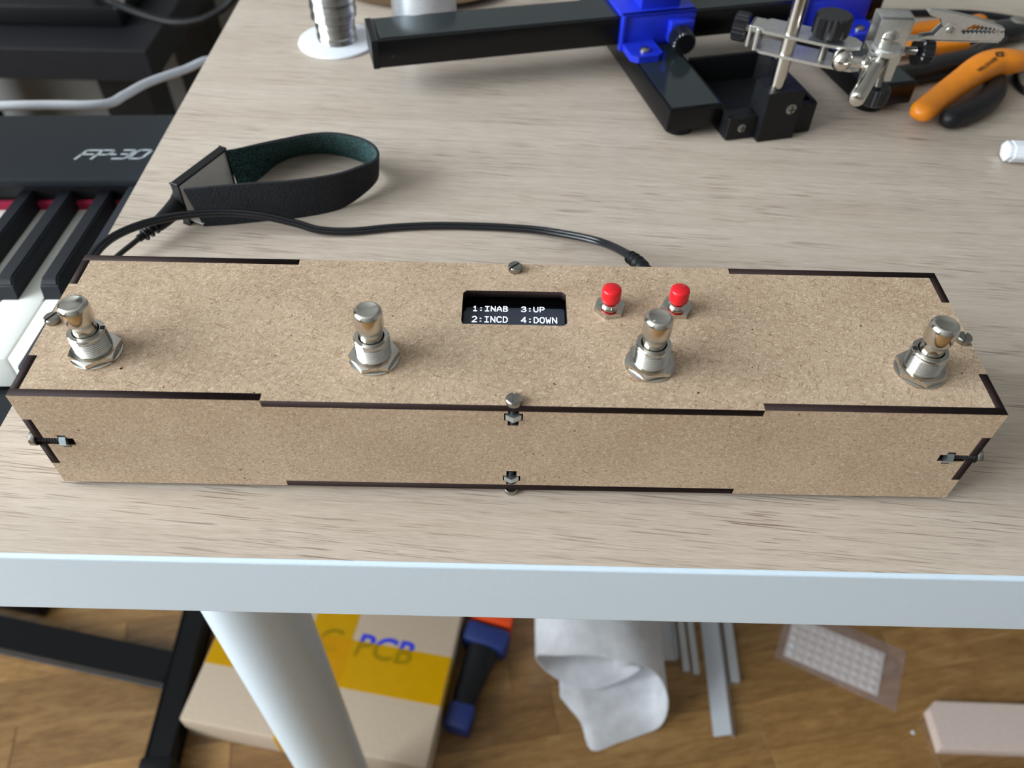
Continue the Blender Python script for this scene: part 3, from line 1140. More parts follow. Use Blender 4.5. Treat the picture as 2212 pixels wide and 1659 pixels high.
arm_plate(-17, 20, 37, 61.2, 62.8)
arm_plate(-17, 20, 40, 50.0, 51.6)
bm = nb()
box(bm, -18.5, -16.5, -3.5, 12, 50.2, 62.6, 0.5, xf=cxf)
box(bm, -23, -21.4, -1.5, 11, 50.5, 62.8, 0.5, xf=cxf)
box(bm, -23, -16.5, -1.5, 11, 61.4, 62.8, 0.4, xf=cxf)
obj('clamp_yoke', bm, 'bright_steel', stand, world_of=stand)
knob(stand, cxf @ Vector((-25, 8, 57)), cxf @ Vector((-33, 8, 57)), 8.0)
bm = nb()
cyl(bm, cxf @ Vector((-26, 8, 57)), cxf @ Vector((-15, 8, 57)), 2.2, 12)
obj('knob_screw', bm, 'nickel', stand, world_of=stand)
knob(stand, cxf @ Vector((19, 4, 64.5)), cxf @ Vector((19, 4, 75.5)), 10.0, n=20)


def bolt(p0, p1, r):
    p0, p1 = Vector(p0), Vector(p1)
    L = (p1 - p0).length
    n = int(L / 0.45)
    prof = [(r if i % 2 else r * 0.82, L * i / n) for i in range(n + 1)]
    bm = nb()
    lathe(bm, prof, 14, axis_matrix(p0, p1 - p0))
    return obj('threaded_screw', bm, 'steel', stand, smooth=True, world_of=stand)


bolt(cxf @ Vector((19, 2, 49)), cxf @ Vector((19, 2, 65)), 2.3)
# ball joint and shaft
bm = nb()
bmesh.ops.create_uvsphere(bm, u_segments=28, v_segments=18, radius=5.8, matrix=Matrix.Translation((177, 245.5, 56.6)))
cyl(bm, (181, 244, 56.6), (187, 242.6, 56.6), 3.0, 20, 0.5)
lathe(bm, [(2.6, 0), (4.0, 1.2), (4.2, 2.6), (4.0, 4.0), (2.8, 5.2)], 20, axis_matrix((186, 242.8, 56.6), (1, -0.1, 0)))
cyl(bm, (190, 242.4, 56.6), (199, 245.5, 57), 2.8, 18, 0.4)
obj('ball_joint', bm, 'nickel', stand, smooth=True, world_of=stand)
# stub of the cross bar pointing forward
bm = nb()
lathe(bm, [(2.6, 0), (3.9, 0.9), (4.2, 1.8), (4.2, 46)], 28, axis_matrix((177.5, 213.5, 50.5), Vector((201.5, 252, 57.5)) - Vector((177.5, 213.5, 50.5))))
obj('cross_bar', bm, 'nickel', stand, smooth=True, world_of=stand, label='round chrome cross bar')
# two folded clip holders
bm = nb()
prism(bm, [(191.5, 243.5), (209, 248), (207.5, 252), (190.5, 247.5)], 44, 62)
box(bm, 191, 209, 243.5, 258, 60.5, 62, 0.5)
cyl(bm, (200, 248, 60), (200, 248, 64), 8.2, 28, 0.8)
obj('clip_holder', bm, 'bright_steel', stand, smooth=True, world_of=stand, label='folded steel clip holder')
bm = nb()
box(bm, 193.5, 211.5, 251.5, 253.2, 53, 77, 0.7)
box(bm, 193.5, 211.5, 251.5, 264, 75.5, 77, 0.7)
box(bm, 210.0, 211.6, 251.5, 264, 51, 77, 0.6)
box(bm, 193.5, 211.5, 262.4, 264, 55, 77, 0.7)
hold = obj('clip_holder', bm, 'bright_steel', stand, smooth=True, world_of=stand, label='folded steel clip holder')
bm = nb()
lathe(bm, [(4.6, 0), (4.4, 0.8), (2.8, 2.0), (0, 2.5)], 22, axis_matrix((201.5, 251.5, 66), (-0.1, -1, 0.12)))
obj('rivet', bm, 'nickel', hold, smooth=True, world_of=stand)
bolt((211, 256.5, 57.5), (221.5, 257, 57.2), 2.2)
knob(stand, (221, 257, 57.2), (228, 257.4, 57.0), 8.6)
knob(stand, (200.5, 243, 34), (200.5, 243, 43.5), 7.6)
bolt((200.5, 243, 42), (200.5, 246, 60), 2.2)
# crocodile clip: two jaws in the xz plane, a channel of 5 mm
XZ = Matrix(((1, 0, 0, 0), (0, 0, 1, 0), (0, 1, 0, 0), (0, 0, 0, 1)))      # (x, z, y) -> (x, y, z)
low = [(212, 64.6), (219.8, 64.6), (219.8, 65.9), (226.0, 67.0), (228.3, 71.0), (231.6, 73.7), (236.0, 72.8), (240.5, 68.6)]
k = 241.5
while k < 260.5:
    low += [(k, 68.0), (k + 1.2, 69.2)]
    k += 2.3
low += [(262.6, 69.6), (263.6, 67.4), (262.7, 64.9), (240, 64.4)]
up = [(217.7, 79.3), (219.3, 80.0), (227.2, 79.4), (245.8, 76.2), (262.3, 71.4), (262.4, 69.9)]
k = 260.0
zz = 70.4
while k > 246:
    up += [(k, zz), (k - 1.2, zz + 1.2)]
    k -= 2.3
    zz += 0.35
up += [(244.0, 72.6), (241.6, 71.5), (239.6, 69.8), (234.4, 72.4), (228.6, 72.0), (226.0, 76.0), (219.6, 77.6)]
for nm, outl, ya, yb in (('lower_jaw', low, 254.0, 255.0), ('upper_jaw', up, 254.6, 258.6)):
    bm = nb()
    prism(bm, outl, ya, yb, XZ)
    if nm == 'lower_jaw':
        prism(bm, outl, 258.7, 259.7, XZ)
        box(bm, 210, 262, 254, 259.7, 64.0, 64.9)
    obj(nm, bm, 'bright_steel', stand, world_of=stand, label='toothed crocodile clip jaw')
bm = nb()
lathe(bm, [(0.9, 0), (2.2, 0), (2.3, 0.5), (1.2, 0.9), (0.9, 0.2)], 20, axis_matrix((233.5, 253.9, 69.8), (0, -1, 0.1)))
obj('eyelet', bm, 'nickel', stand, smooth=True, world_of=stand)

# ------------------------------------------------------------------ solder reel, metal can on its dish
reel = thing('solder_reel', 'reel of silver solder wire on a round white flange', 'reel', (-122.5, 371.5, 0))
bm = nb()
lathe(bm, [(5, 0), (26.2, 0), (26.8, 0.8), (26.4, 1.8), (25, 2.2), (5, 2.2)], 64)
obj('flange', bm, 'white_plastic', reel, smooth=True, label='round white plastic flange')
bm = nb()
random.seed(3)
prof = [(9, 2.2)]
z = 2.4
while z < 52:
    r = 13.4 + random.uniform(-0.12, 0.12) + (1.9 if z > 18.5 + random.uniform(-1, 1) else 0)
    prof += [(r - 0.28, z), (r, z + 0.3), (r - 0.05, z + 0.5)]
    z += 0.8
prof += [(9, z)]
lathe(bm, prof, 48)
for v in bm.verts:
    a = math.atan2(v.co.y, v.co.x)
    v.co.z += 0.35 * math.sin(a + v.co.z * 0.35) * (1 if v.co.z > 6 else 0)
    v.co.x += 0.25 * math.sin(v.co.z * 0.9)
obj('wire_winding', bm, 'solder', reel, smooth=True, label='shiny wound solder wire')
bm = nb()
cyl(bm, (0, 0, 0.5), (0, 0, 56), 8.9, 32, 0.5)
obj('core', bm, 'white_plastic', reel, smooth=True)

dish = thing('round_dish', 'flat bronze coloured dish behind the silver can', 'dish', (-74, 511, 0))
bm = nb()
lathe(bm, [(0, 0), (70, 0), (88, 2.6), (91, 5.0), (89, 5.2), (69, 1.8), (0, 1.8)], 96)
obj('bowl', bm, 'bronze', dish, smooth=True)
can = thing('metal_can', 'plain silver metal can standing behind the black rail', 'can', (-63.5, 394, 0))
bm = nb()
lathe(bm, [(21.0, 1.2), (22.4, 1.5), (22.7, 2.5), (22.7, 68), (22.0, 69)], 64)
obj('can_wall', bm, 'brushed_aluminium', can, smooth=True)
bm = nb()
lathe(bm, [(20, 0.1), (22.9, 0.1), (23.1, 0.7), (22.6, 1.4), (20, 1.4)], 48)
obj('can_rim', bm, 'brushed_aluminium', can, smooth=True)

# ------------------------------------------------------------------ pliers and other tools on the desk


def grip(parent, pts, rads, mat, sy=0.62, label=None, power=2.6, name='grip'):
    k = len(pts)
    P = smooth_path(pts, 6)
    Rr = [q.x for q in smooth_path([(r, 0, 0) for r in rads], 6)]
    # round the tip
    t = (P[0] - P[1]).normalized()
    r0 = Rr[0]
    pre = []
    for a in (0.02, 0.3, 0.6, 0.85):
        pre.append((P[0] + t * r0 * 0.8 * math.cos(math.asin(min(1, a))), max(0.12, a) * r0))
    P = [q for q, r in pre] + P
    Rr = [r for q, r in pre] + Rr
    bm = nb()
    tube(bm, P, Rr, 20, 1.0, sy, power=power)
    return obj(name, bm, mat, parent, smooth=True, autosmooth=math.radians(70), world_of=parent, label=label)


pl = thing('pliers', 'pliers with one printed orange handle and one black handle', 'pliers', (300, 310, 0))
grip(pl, [(251, 279, 9.0), (268, 296, 10), (287, 313, 12), (301, 324.5, 14), (313, 332, 15), (325, 335, 15), (338, 339, 14)], [7.4, 7.8, 8.6, 9.6, 9.8, 9.4, 7.0], 'orange_grip', 0.72, 'orange plastic grip')
grip(pl, [(268, 276, 6.2), (285, 286, 6.2), (300, 299, 6.2), (310, 312, 6.2), (316, 328, 6.2), (322, 342, 6.5), (332, 350, 7)], [6.4, 7.0, 7.2, 7.0, 6.5, 6.0, 5.5], 'black_grip', 0.85, 'black plastic grip')
bm = nb()
tube(bm, smooth_path([(330, 340, 9), (350, 350, 8), (372, 362, 7), (395, 374, 6)], 5), [6, 8, 8, 3, 3, 3, 3, 3, 3, 3, 3, 3, 3, 3, 3, 2][:16], 12, 1.0, 0.5)
obj('jaws', bm, 'steel', pl, smooth=True, world_of=pl)
# print on the orange grip: brand name, number and a diamond
bm = nb()
ang = math.atan2(324.5 - 313, 301 - 287) + PI
tx = Matrix.Translation((309.5, 326.0, 21.75)) @ Matrix.Rotation(ang, 4, 'Z') @ Matrix.Rotation(0.135, 4, 'Y')
text_mesh(bm, 'BERNSTEIN', 3.9, tx @ Matrix.Translation((0.5, -1.2, 0)), 0.12)
text_mesh(bm, '3-0641', 3.9, tx @ Matrix.Translation((3.6, -5.6, -0.25)), 0.12)
dm = tx @ Matrix.Translation((-4.6, -0.6, -0.1))
for q0, q1 in (((-4.2, 0), (0, 3.0)), ((0, 3.0), (4.2, 0)), ((4.2, 0), (0, -3.0)), ((0, -3.0), (-4.2, 0))):
    a, b = Vector(q0 + (0,)), Vector(q1 + (0,))
    c1, c2 = a * 0.42, b * 0.42
    prism(bm, [(a.x, a.y), (b.x, b.y), (c2.x, c2.y), (c1.x, c1.y)], 0, 0.2, dm)
obj('grip_print', bm, 'grip_print', pl, world_of=pl, label='dark printed lettering and diamond mark')

cut = thing('side_cutters', 'side cutters with orange and black handles and a bright rivet', 'pliers', (330, 385, 0))
grip(cut, [(244, 362.5, 7.5), (270, 366.5, 7.5), (295, 371.5, 7.5), (313, 377, 7.5)], [5.2, 6.0, 6.4, 6.6], 'orange_grip', 0.8, 'orange plastic grip')
grip(cut, [(238, 322, 6.8), (262, 331, 6.8), (288, 343, 6.8), (306, 352, 6.8), (316, 358, 6.8)], [6.5, 7.5, 8.2, 7.6, 6.4], 'black_grip', 0.8, 'black plastic grip')
bm = nb()
tube(bm, smooth_path([(310, 376, 7), (330, 388, 7), (352, 398, 7), (372, 405, 7), (398, 412, 6)], 5), [4.5] * 6 + [7.0, 8.5, 9.5, 10, 10.5, 10.5, 10, 9, 8, 7, 6, 5, 4, 3, 2], 16, 1.0, 0.5, power=3)
tube(bm, smooth_path([(312, 356, 6.8), (328, 372, 7), (345, 388, 7)], 5), 4.6, 12, 1.0, 0.6)
obj('jaws', bm, 'black_gloss', cut, smooth=True, world_of=cut)
bm = nb()
lathe(bm, [(6.0, 0), (6.0, 1.0), (5.0, 1.9), (0, 2.3)], 28, Matrix.Translation((361.5, 404, 11.2)))
obj('pivot_rivet', bm, 'nickel', cut, smooth=True, world_of=cut)

tw = thing('orange_handle_tool', 'slim tool with an orange handle lying behind the side cutters', 'tool', (310, 402, 0))
grip(tw, [(340.5, 415.5, 6.2), (330, 410, 6.2), (316, 405.5, 6.2), (296, 399, 6.2), (276, 392, 6.2)], [4.8, 5.6, 6.0, 6.0, 5.4], 'orange_grip', 0.9)
bm = nb()
tube(bm, [(277, 392.3, 6.2), (262, 388, 6), (248, 384, 5)], [2.2, 2.0, 1.2], 10)
obj('blade', bm, 'steel', tw, smooth=True, world_of=tw)

bm = nb()
tube(bm, smooth_path([(255, 424, 2.6), (274, 430.4, 2.6), (308, 435, 2.6), (343, 435.5, 2.6), (363, 430.5, 2.6), (380, 424, 2.6), (410, 408, 2.6), (440, 385, 2.6)], 8), 2.5, 12)
finish(obj('power_lead', bm, 'cable_sheath', smooth=True), 'thick black lead running behind the orange pliers', 'cable')
bm = nb()
tube(bm, smooth_path([(380, 372, 2.2), (362, 364, 2.2), (349.6, 356.7, 2.2), (340.3, 346, 2.2), (335.8, 335.5, 2.2), (334.0, 326.1, 2.2), (336.5, 318, 2.2), (346, 311, 2.2), (360, 309, 2.2), (376, 316, 2.2)], 8), 2.1, 12)
finish(obj('lead_loop', bm, 'cable_sheath', smooth=True), 'small black loop of cable beside the printed orange handle', 'cable')

# white ribbed plastic stick at the edge of the frame
wsx = thing('ribbed_stick', 'white ribbed plastic stick lying on the bare desk', 'stick', (320, 240, 0), -0.06)
bm = nb()
prof = []
for i in range(48):
    a = 2 * PI * i / 48
    r = 6.3 + (0.55 if (i % 8) in (0, 1, 7) else 0)
    prof.append((r * math.cos(a), r * 0.85 * math.sin(a)))
YZ = Matrix(((0, 0, 1, 0), (1, 0, 0, 0), (0, 1, 0, 0), (0, 0, 0, 1)))
prism(bm, prof, -28, 90, Matrix.Translation((0, 0, 6.0)) @ YZ)
obj('shaft', bm, 'white_plastic', wsx)
bm = nb()
prism(bm, [(x * .93, y * .93) for x, y in prof], -31, -28, Matrix.Translation((0, 0, 6.0)) @ YZ)
obj('end_face', bm, 'white_plastic', wsx)

# ------------------------------------------------------------------ digital piano beside the desk
rv = Vector((-0.063, -0.019, 0.02))
pq = Quaternion(rv.normalized(), rv.length)
piano = thing('digital_piano', 'black digital piano standing beside the desk with a grey model mark', 'piano', (-253.695, 100.768, -38.237), pq)
WK = 23.5
bm = nb()
box(bm, 0.45, WK - 0.45, 0, 150, -20, 0, 0.9)
wk = obj('white_key', bm, 'piano_key_white', piano, smooth=True)
for i in range(51):
    copy_part(wk, piano, (-WK * (i + 1), 0, 0))
bm = nb()
lo = [(-5.0, 47), (5.0, 47), (5.0, 146), (-5.0, 146)]
mid = [(-4.8, 49.0), (4.8, 49.0), (4.8, 146), (-4.8, 146)]
hi = [(-4.1, 53.0), (4.1, 53.0), (4.1, 146), (-4.1, 146)]
L0 = [bm.verts.new((x, y, -2)) for x, y in lo]
L1 = [bm.verts.new((x, y, 8.5)) for x, y in mid]
L2 = [bm.verts.new((x, y, 11.5)) for x, y in hi]
bm.faces.new(L0)
bm.faces.new(L2)
for A, B in ((L0, L1), (L1, L2)):
    for i in range(4):
        j = (i + 1) % 4
        bm.faces.new((A[i], A[j], B[j], B[i]))
bmesh.ops.bevel(bm, geom=[e for e in bm.edges if all(v.co.z > 8 for v in e.verts)], offset=0.8, segments=2, affect='EDGES')
bk = obj('black_key', bm, 'piano_key_black', piano, smooth=True)
bk.location = Vector((5.4, 0, 0)) * MM
# gaps counted leftwards from gap 0 (between the last two visible white keys)
offs = {0: 5.4, 1: 4.6, 2: 4.0}
for gidx in range(1, 51):
    pat = gidx % 7
    if pat in (0, 1, 2, 4, 5):
        copy_part(bk, piano, (-WK * gidx + offs.get(gidx, 0.0), 0, 0))
# case
bm = nb()
box(bm, -1230, 40, 133, 216, 18.0, 24.2, 1.6)
obj('control_panel', bm, 'piano_case', piano, smooth=True)
bm = nb()
box(bm, -1228, 38, 141, 146, -20, 19)
obj('fallboard', bm, 'black_plastic', piano)
bm = nb()
box(bm, -1228, 24, 137.2, 141.2, -3, 5.2, 0.8)
obj('felt_strip', bm, 'red_felt', piano, label='crimson felt strip')
bm = nb()
box(bm, 24, 40, -26, 140, -26, 18.6, 1.5)
obj('end_block', bm, 'piano_case', piano, smooth=True)
bm = nb()
box(bm, -1245, -1229, -26, 140, -26, 18.6, 1.5)
obj('end_block', bm, 'piano_case', piano, smooth=True)
bm = nb()
box(bm, -1245, 40, -27, -2.5, -70, -21, 2.0)
obj('key_slip', bm, 'piano_case', piano, smooth=True)
bm = nb()
box(bm, -1245, 40, -20, 214, -85, -22, 2.0)
obj('case_bottom', bm, 'black_plastic', piano, smooth=True)
bm = nb()
box(bm, -1230, 40, 205, 217, -40, 23.5, 2.0)
obj('case_back', bm, 'black_plastic', piano, smooth=True)
# model mark
bm = nb()
FPG = [[[(0, 0), (0, 1), (1.15, 1)], [(0, .52), (.95, .52)]],
       [[(0, 0), (0, 1), (.85, 1), (1.05, .85), (1.05, .65), (.85, .48), (0, .48)]],
       [[(0, .5), (.35, .5)]],
       [[(.1, 1), (.9, 1), (1.1, .85), (1.1, .68), (.9, .53), (.3, .53)], [(.9, .53), (1.08, .38), (1.08, .15), (.9, 0), (0, 0)]],
       [[(.2, 0), (0, .15), (0, .85), (.2, 1), (.95, 1), (1.15, .85), (1.15, .15), (.95, 0), (.2, 0)]]]
px = -14.2
for g, adv in zip(FPG, (9.9, 8.6, 4.4, 9.6, 9.0)):
    strokes(bm, g, 0.95, px, 156.4, 24.3, 7.2, 10.6, shear=0.5)
    px += adv
obj('model_mark', bm, 'logo_grey', piano, label='grey slanted mark FP-30')

# keyboard stand on the floor
kst = thing('keyboard_stand', 'black steel keyboard stand frame on the floor beside the cardboard box', 'stand', (-388, 200, FZ))


def bar(p0, p1, w, h, name, parent, mat='black_steel', bev=2.0, world=None):
    p0, p1 = Vector(p0), Vector(p1)
    d = (p1 - p0)
    L = d.length
    d.normalize()
    upv = Vector((0, 0, 1)) if abs(d.z) < 0.9 else Vector((0, 1, 0))
    sdv = d.cross(upv).normalized()
    upv = sdv.cross(d).normalized()
    xf = Matrix(((d.x, sdv.x, upv.x, p0.x), (d.y, sdv.y, upv.y, p0.y), (d.z, sdv.z, upv.z, p0.z), (0, 0, 0, 1)))
    bm = nb()
    box(bm, 0, L, -w / 2, w / 2, -h / 2, h / 2, bev, xf=xf)
    return obj(name, bm, mat, parent, smooth=True, world_of=world)


bar((-378, 88, FZ + 18), (-389, 430, FZ + 18), 27, 30, 'floor_bar', kst, world=kst)
bar((-1000, 318, FZ + 20), (-396, 205, FZ + 18), 34, 24, 'cross_bar', kst, world=kst)
bar((-989, 150, FZ + 18), (-1000, 430, FZ + 18), 27, 30, 'floor_bar', kst, world=kst)
bar((-388.5, 390, FZ + 30), (-388.5, 390, -172), 26, 40, 'upright', kst, world=kst)
bar((-998, 390, FZ + 30), (-998, 390, -192), 26, 40, 'upright', kst, world=kst)
bar((-388.5, 410, -176), (-388.5, 100, -156), 26, 22, 'support_arm', kst, world=kst)
bar((-998, 410, -192), (-998, 100, -172), 26, 22, 'support_arm', kst, world=kst)
bm = nb()
box(bm, -396, -360, 78, 102, FZ, FZ + 38, 3)
obj('end_cap', bm, 'black_rubber', kst, smooth=True, world_of=kst)

ped = thing('sustain_pedal', 'black pedal unit with a grey striped label behind the stand crossbar', 'pedal', (-625, 318, FZ), -0.18)
bm = nb()
box(bm, -70, 46, -32, 60, 0, 42, 4)
obj('pedal_case', bm, 'black_plastic', ped, smooth=True)
bm = nb()
for k in range(3):
    box(bm, -40, 22, -26 + k * 7, -22 + k * 7, 42, 42.4)
obj('striped_label', bm, 'label_grey', ped)

# ------------------------------------------------------------------ black side table with a device on it
lack = thing('side_table', 'black side table with a thick top and square legs behind the piano', 'table', (-800, 1090, FZ))
bm = nb()
box(bm, -294, 294, -192, 192, 404, 450, 1.5)
obj('table_top', bm, 'dark_lacquer', lack)
for sx in (-1, 1):
    for sy in (-1, 1):
        bm = nb()
        cx_, cy_ = sx * 237, sy * 143
        box(bm, cx_ - 35, cx_ + 35, cy_ - 35, cy_ + 35, 0, 404, 1)
        obj('leg', bm, 'black_steel', lack)
dev = thing('audio_unit', 'flat black electronic unit with a bright rear edge on the black side table', 'electronics', (-690, 1110, -270))
bm = nb()
box(bm, -180, 132, -146, 130, 2, 30, 3)
obj('unit_case', bm, 'black_plastic', dev, smooth=True)
bm = nb()
box(bm, -170, 124, -118, 122, 30, 33, 2)
obj('unit_lid', bm, 'black_gloss', dev, smooth=True)
bm = nb()
for k in range(4):
    lathe(bm, [(9, 0), (9, 2.4)], 16, Matrix.Translation(((-160, 110)[k % 2], (-120, 110)[k // 2], 0)))
obj('unit_feet', bm, 'black_rubber', dev)
bm = nb()
tube(bm, smooth_path([(112, -60, 40), (124, -90, 36), (132, -135, 33), (138, -148, 31)], 6), 6, 10, 1.4, 0.5)
obj('film_edge', bm, 'clear_film', dev, smooth=True)
bm = nb()
tube(bm, smooth_path([(-600, 1000, -228), (-565, 952, -222), (-545, 938, -224), (-507, 918, -228), (-459, 899, -230), (-420, 898, -226), (-390, 908, -215), (-372, 916, -202), (-350, 930, -180), (-330, 950, -160), (-300, 1000, -150)], 8), 5.0, 12)
finish(obj('hanging_lead', bm, 'black_rubber', smooth=True), 'black lead sagging in front of the black side table', 'cable')
bm = nb()
tube(bm, smooth_path([(-520, 330, -46), (-440, 342, -44), (-372, 356, -46), (-343, 366, -50), (-309, 383, -58), (-309, 419, -70), (-306, 458, -80), (-290, 501, -90), (-276, 536, -98), (-262, 575, -130), (-252, 600, -220), (-250, 610, -400)], 8), 3.4, 12)
finish(obj('white_lead', bm, 'white_cable', smooth=True), 'pale grey lead hanging between the piano and the desk', 'cable')

# ------------------------------------------------------------------ things on the floor under the desk
BY = math.radians(-9.5)
carton = thing('cardboard_box', 'flat brown cardboard box sealed with yellow tape under the desk', 'box', (-361, 138, FZ), BY)
bm = nb()
box(bm, 0, 287, 0, 300, 0, 50, 3.0, seg=3)
obj('carton_body', bm, 'cardboard', carton, smooth=True)
bm = nb()
text_mesh(bm, 'JLC', 40, Matrix.Translation((90, 107, 50.2)), 0.05, bold=0.9, shear=0.18)
text_mesh(bm, 'PCB', 40, Matrix.Translation((167, 107, 50.2)), 0.05, bold=0.9, shear=0.18)
obj('carton_print', bm, 'blue_ink', carton, label='blue printed letters JLCPCB')
for nm, x0, x1, y0, y1 in (('tape_band', -0.4, 287.4, 67, 125), ('tape_strip', 111, 163, -0.4, 300.4)):
    bm = nb()
    zt = 50.45 if nm == 'tape_band' else 50.7
    pts = []
    if nm == 'tape_band':
        prof = [(x0, 8), (x0, 47.5), (x0 + 2.6, zt), (x1 - 2.6, zt), (x1, 47.5), (x1, 8)]
        for (xa, za), (xb, zb) in zip(prof, prof[1:]):
            bm.faces.new([bm.verts.new(v) for v in ((xa, y0, za), (xb, y0, zb), (xb, y1, zb), (xa, y1, za))])
    else:
        prof = [(y0, 6), (y0, 47.5), (y0 + 2.6, zt), (y1 - 2.6, zt), (y1, 47.5), (y1, 6)]
        for (ya, za), (yb, zb) in zip(prof, prof[1:]):
            bm.faces.new([bm.verts.new(v) for v in ((x0, ya, za), (x1, ya, za), (x1, yb, zb), (x0, yb, zb))])
    bmesh.ops.remove_doubles(bm, verts=bm.verts[:], dist=0.01)
    obj(nm, bm, 'yellow_tape', carton, label='translucent yellow packing tape')

clamp = thing('bar_clamp', 'blue and black bar clamp with an orange trigger beside the cardboard box', 'clamp', (-30, 200, FZ))
bm = nb()
pth = smooth_path([(-47, 148, FZ + 20), (-41, 178, FZ + 22), (-32, 205, FZ + 24), (-23, 232, FZ + 26), (-16, 258, FZ + 26)], 6)
tube(bm, pth, [14 + 9 * (i / 24) ** 1.5 for i in range(len(pth))], 16, 1.0, 0.75, power=3)
obj('handle', bm, 'black_rubber', clamp, smooth=True, world_of=clamp)
bm = nb()
box(bm, -15, 17, -13, 18, 4, 34, 5, xf=Matrix.Translation((-48, 152, FZ)) @ Matrix.Rotation(-0.25, 4, 'Z'))
obj('handle_end', bm, 'clamp_blue', clamp, smooth=True, world_of=clamp, label='dark blue handle end')
bm = nb()
box(bm, -27, 30, -14, 14, 6, 44, 6, xf=Matrix.Translation((-20, 248, FZ)) @ Matrix.Rotation(-0.3, 4, 'Z'))
obj('handle_collar', bm, 'clamp_blue', clamp, smooth=True, world_of=clamp, label='dark blue handle collar')
bm = nb()
box(bm, -24, 30, -6, 6, 8, 40, 3, xf=Matrix.Translation((-16, 272, FZ)) @ Matrix.Rotation(-0.25, 4, 'Z'))
box(bm, 12, 30, 0, 30, 12, 40, 3, xf=Matrix.Translation((-16, 272, FZ)) @ Matrix.Rotation(-0.1, 4, 'Z'))
obj('trigger', bm, 'clamp_orange', clamp, smooth=True, world_of=clamp, label='orange trigger')
bar((-20, 270, FZ + 20), (-30, 560, FZ + 20), 7, 20, 'clamp_bar', clamp, 'black_steel', 1.0, world=clamp)
bar((-62, 500, FZ + 14), (10, 500, FZ + 14), 20, 24, 'fixed_jaw', clamp, 'clamp_blue', 3, world=clamp)

foam = thing('foam_roll', 'loosely rolled white packing foam sheet on the parquet floor', 'foam', (115, 300, FZ))
stn = [(132, -650, 196), (150, -648, 198), (164, -668, 203), (150, -700, 204), (112, -711, 195), (72, -706, 204), (46, -678, 214), (44, -638, 206), (66, -604, 191), (104, -588, 184), (144, -593, 180), (174, -618, 176),
       (190, -654, 168), (194, -688, 160), (188, -712, 152), (170, -718.6, 146), (140, -719.2, 136), (108, -719.2, 127), (97, -719.0, 158), (84, -718.8, 175), (73, -717, 188)]
secs = smooth_path(stn, 4)
bm = nb()
cols = []
for q in secs:
    col = []
    for k in range(9):
        t = k / 8
        wob = 1.2 * math.sin(q.x * 0.09 + k * 1.1)
        z = q.y + (wob if q.y > -700 else 0)
        col.append(bm.verts.new((q.x, q.z + (540 - q.z) * t, max(z, FZ + 0.9))))
    cols.append(col)
for A, B in zip(cols, cols[1:]):
    for k in range(8):
        bm.faces.new((A[k], A[k + 1], B[k + 1], B[k]))
fo = obj('foam_sheet', bm, 'foam_sheet', foam, smooth=True, autosmooth=math.radians(80), world_of=foam)
sol = fo.modifiers.new('thickness', 'SOLIDIFY')
sol.thickness = 1.3 * MM
sol.offset = 1

random.seed(5)
GA = 'aluminium profiles lying on the floor'


def channel(name, label, x0, x1, yf, yb, dx, kind, h, zbase=0.0):
    t = thing(name, label, 'profile', ((x0 + x1) / 2, yf, FZ + zbase), math.atan2(-dx, yb - yf), GA)
    bm = nb()
    w = (x1 - x0) / 2
    L = yb - yf
    if kind == 'U':
        box(bm, -w, w, 0, L, 0.2, 1.4)
        box(bm, -w, -w + 1.4, 0, L, 0.2, h)
        box(bm, w - 1.4, w, 0, L, 0.2, h)
    elif kind == 'L':
        out = [(-w, 0.2), (-w + 1.8, 0.2), (w * 0.42, h - 1.6), (w - 1.6, 0.2), (w, 0.2), (w * 0.45, h)]
        prism(bm, out, 0, L, Matrix(((1, 0, 0, 0), (0, 0, 1, 0), (0, 1, 0, 0), (0, 0, 0, 1))))
    else:
        box(bm, -w, w, 0, L, 0.2, h, 0.6)
    obj('extrusion', bm, 'brushed_aluminium', t)
    return t


channel('aluminium_channel', 'wide aluminium channel with raised sides next to the foam roll', 202, 222, 236, 800, 6, 'U', 12)
channel('aluminium_bar', 'thin square aluminium bar beside the wide aluminium channel', 226.5, 235, 221, 790, 8, 'B', 8)
channel('aluminium_bar', 'thin aluminium bar between two others, touching the long bright angle', 239, 247, 218, 800, 9, 'B', 7)
channel('aluminium_angle', 'long bright aluminium angle reaching furthest out from under the desk', 253.5, 279.5, 144, 780, 26, 'L', 12)
channel('aluminium_bar', 'thin aluminium bar on the far side of the long bright angle', 284, 294.5, 208, 790, 26, 'B', 9)

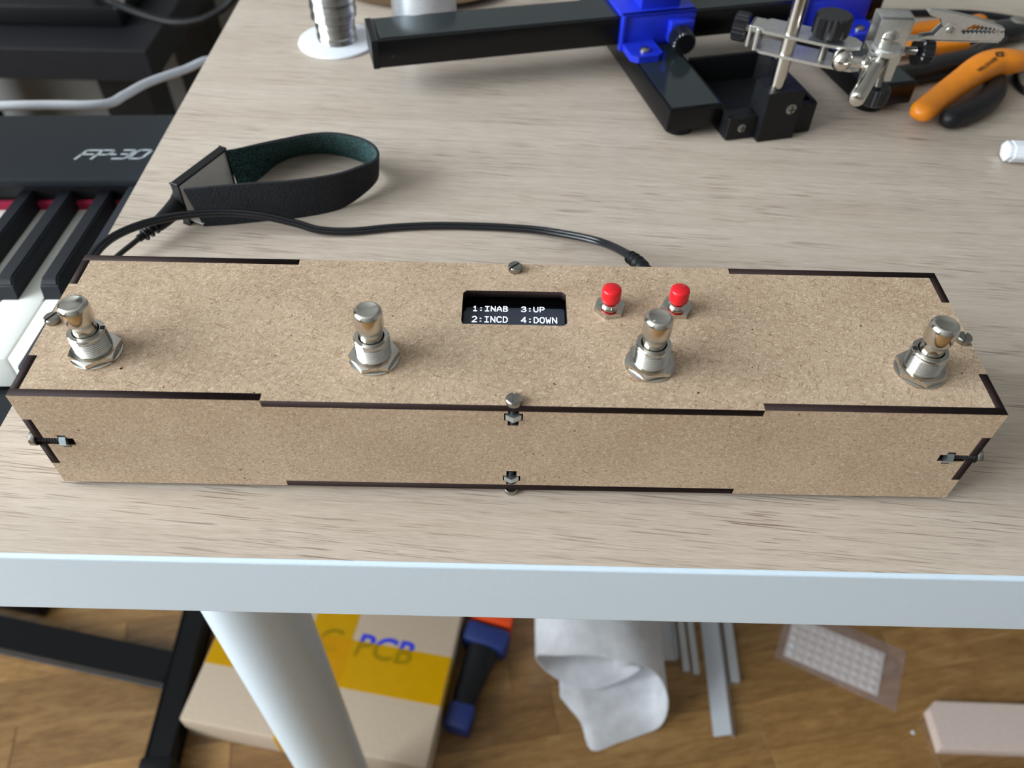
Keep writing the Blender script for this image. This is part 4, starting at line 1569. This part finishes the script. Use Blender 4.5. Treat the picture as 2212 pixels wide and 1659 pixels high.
# bag with a sheet of round bumpers
bag_q = [(346, 243), (480, 177), (517, 253), (383, 319)]
bag = thing('plastic_bag', 'clear plastic bag holding a white sheet on the floor', 'bag', (430, 248, FZ))
bm = nb()
for z in (0.5, 3.6):
    n = 8
    vs = {}
    for i in range(n + 1):
        for j in range(n + 1):
            a = Vector(bag_q[0]).lerp(Vector(bag_q[1]), i / n)
            b = Vector(bag_q[3]).lerp(Vector(bag_q[2]), i / n)
            q = a.lerp(b, j / n)
            edge = min(i, n - i, j, n - j) / 2.0
            zz = FZ + (0.5 if z < 1 else 0.9 + min(1, edge) * 3.4 + 0.5 * math.sin(i * 2.1 + j * 1.3))
            vs[i, j] = bm.verts.new((q.x, q.y, zz))
    for i in range(n):
        for j in range(n):
            bm.faces.new((vs[i, j], vs[i + 1, j], vs[i + 1, j + 1], vs[i, j + 1]))
obj('film', bm, 'clear_film', bag, smooth=True, world_of=bag)
sh = thing('bumper_sheet', 'white sheet of small round bumpers inside the clear bag', 'sheet', (358, 245, FZ), math.atan2(195 - 245, 463 - 358))
sl, sd_ = 116.0, 60.0
bm = nb()
box(bm, 0, sl, 0, sd_, 0.8, 1.5)
obj('backing', bm, 'white_plastic', sh)
bm = nb()
lathe(bm, [(4.4, 0), (4.2, 0.4), (3.0, 0.9), (0, 1.1)], 14, None)
dome = None
for i in range(10):
    for j in range(5):
        p = (7 + i * 11.3, 6.5 + j * 11.7, 1.5)
        if dome is None:
            dome = obj('bumper', bm, 'white_plastic', sh, smooth=True)
            dome.location = Vector(p) * MM
        else:
            copy_part(dome, sh, p)

board = thing('wooden_board', 'pale pinkish wooden board with a clipped corner on the floor', 'board', (513, 130, FZ), -0.02)
bm = nb()
prism(bm, [(0, 0), (0, 46), (11, 56), (330, 56), (330, 0)], 0.2, 15)
es = [e for e in bm.edges if all(v.co.z > 10 for v in e.verts)]
bmesh.ops.bevel(bm, geom=es, offset=1.2, segments=2, affect='EDGES')
obj('plank', bm, 'pale_board', board)

# little chip of debris on the floor by the board
bm = nb()
lathe(bm, [(2.0, 0), (2.6, 0.8), (1.2, 1.6), (0, 1.8)], 8, Matrix.Translation((493, 153, FZ)))
finish(obj('crumb', bm, 'white_plastic'), 'tiny pale crumb on the parquet near the wooden board', 'crumb')
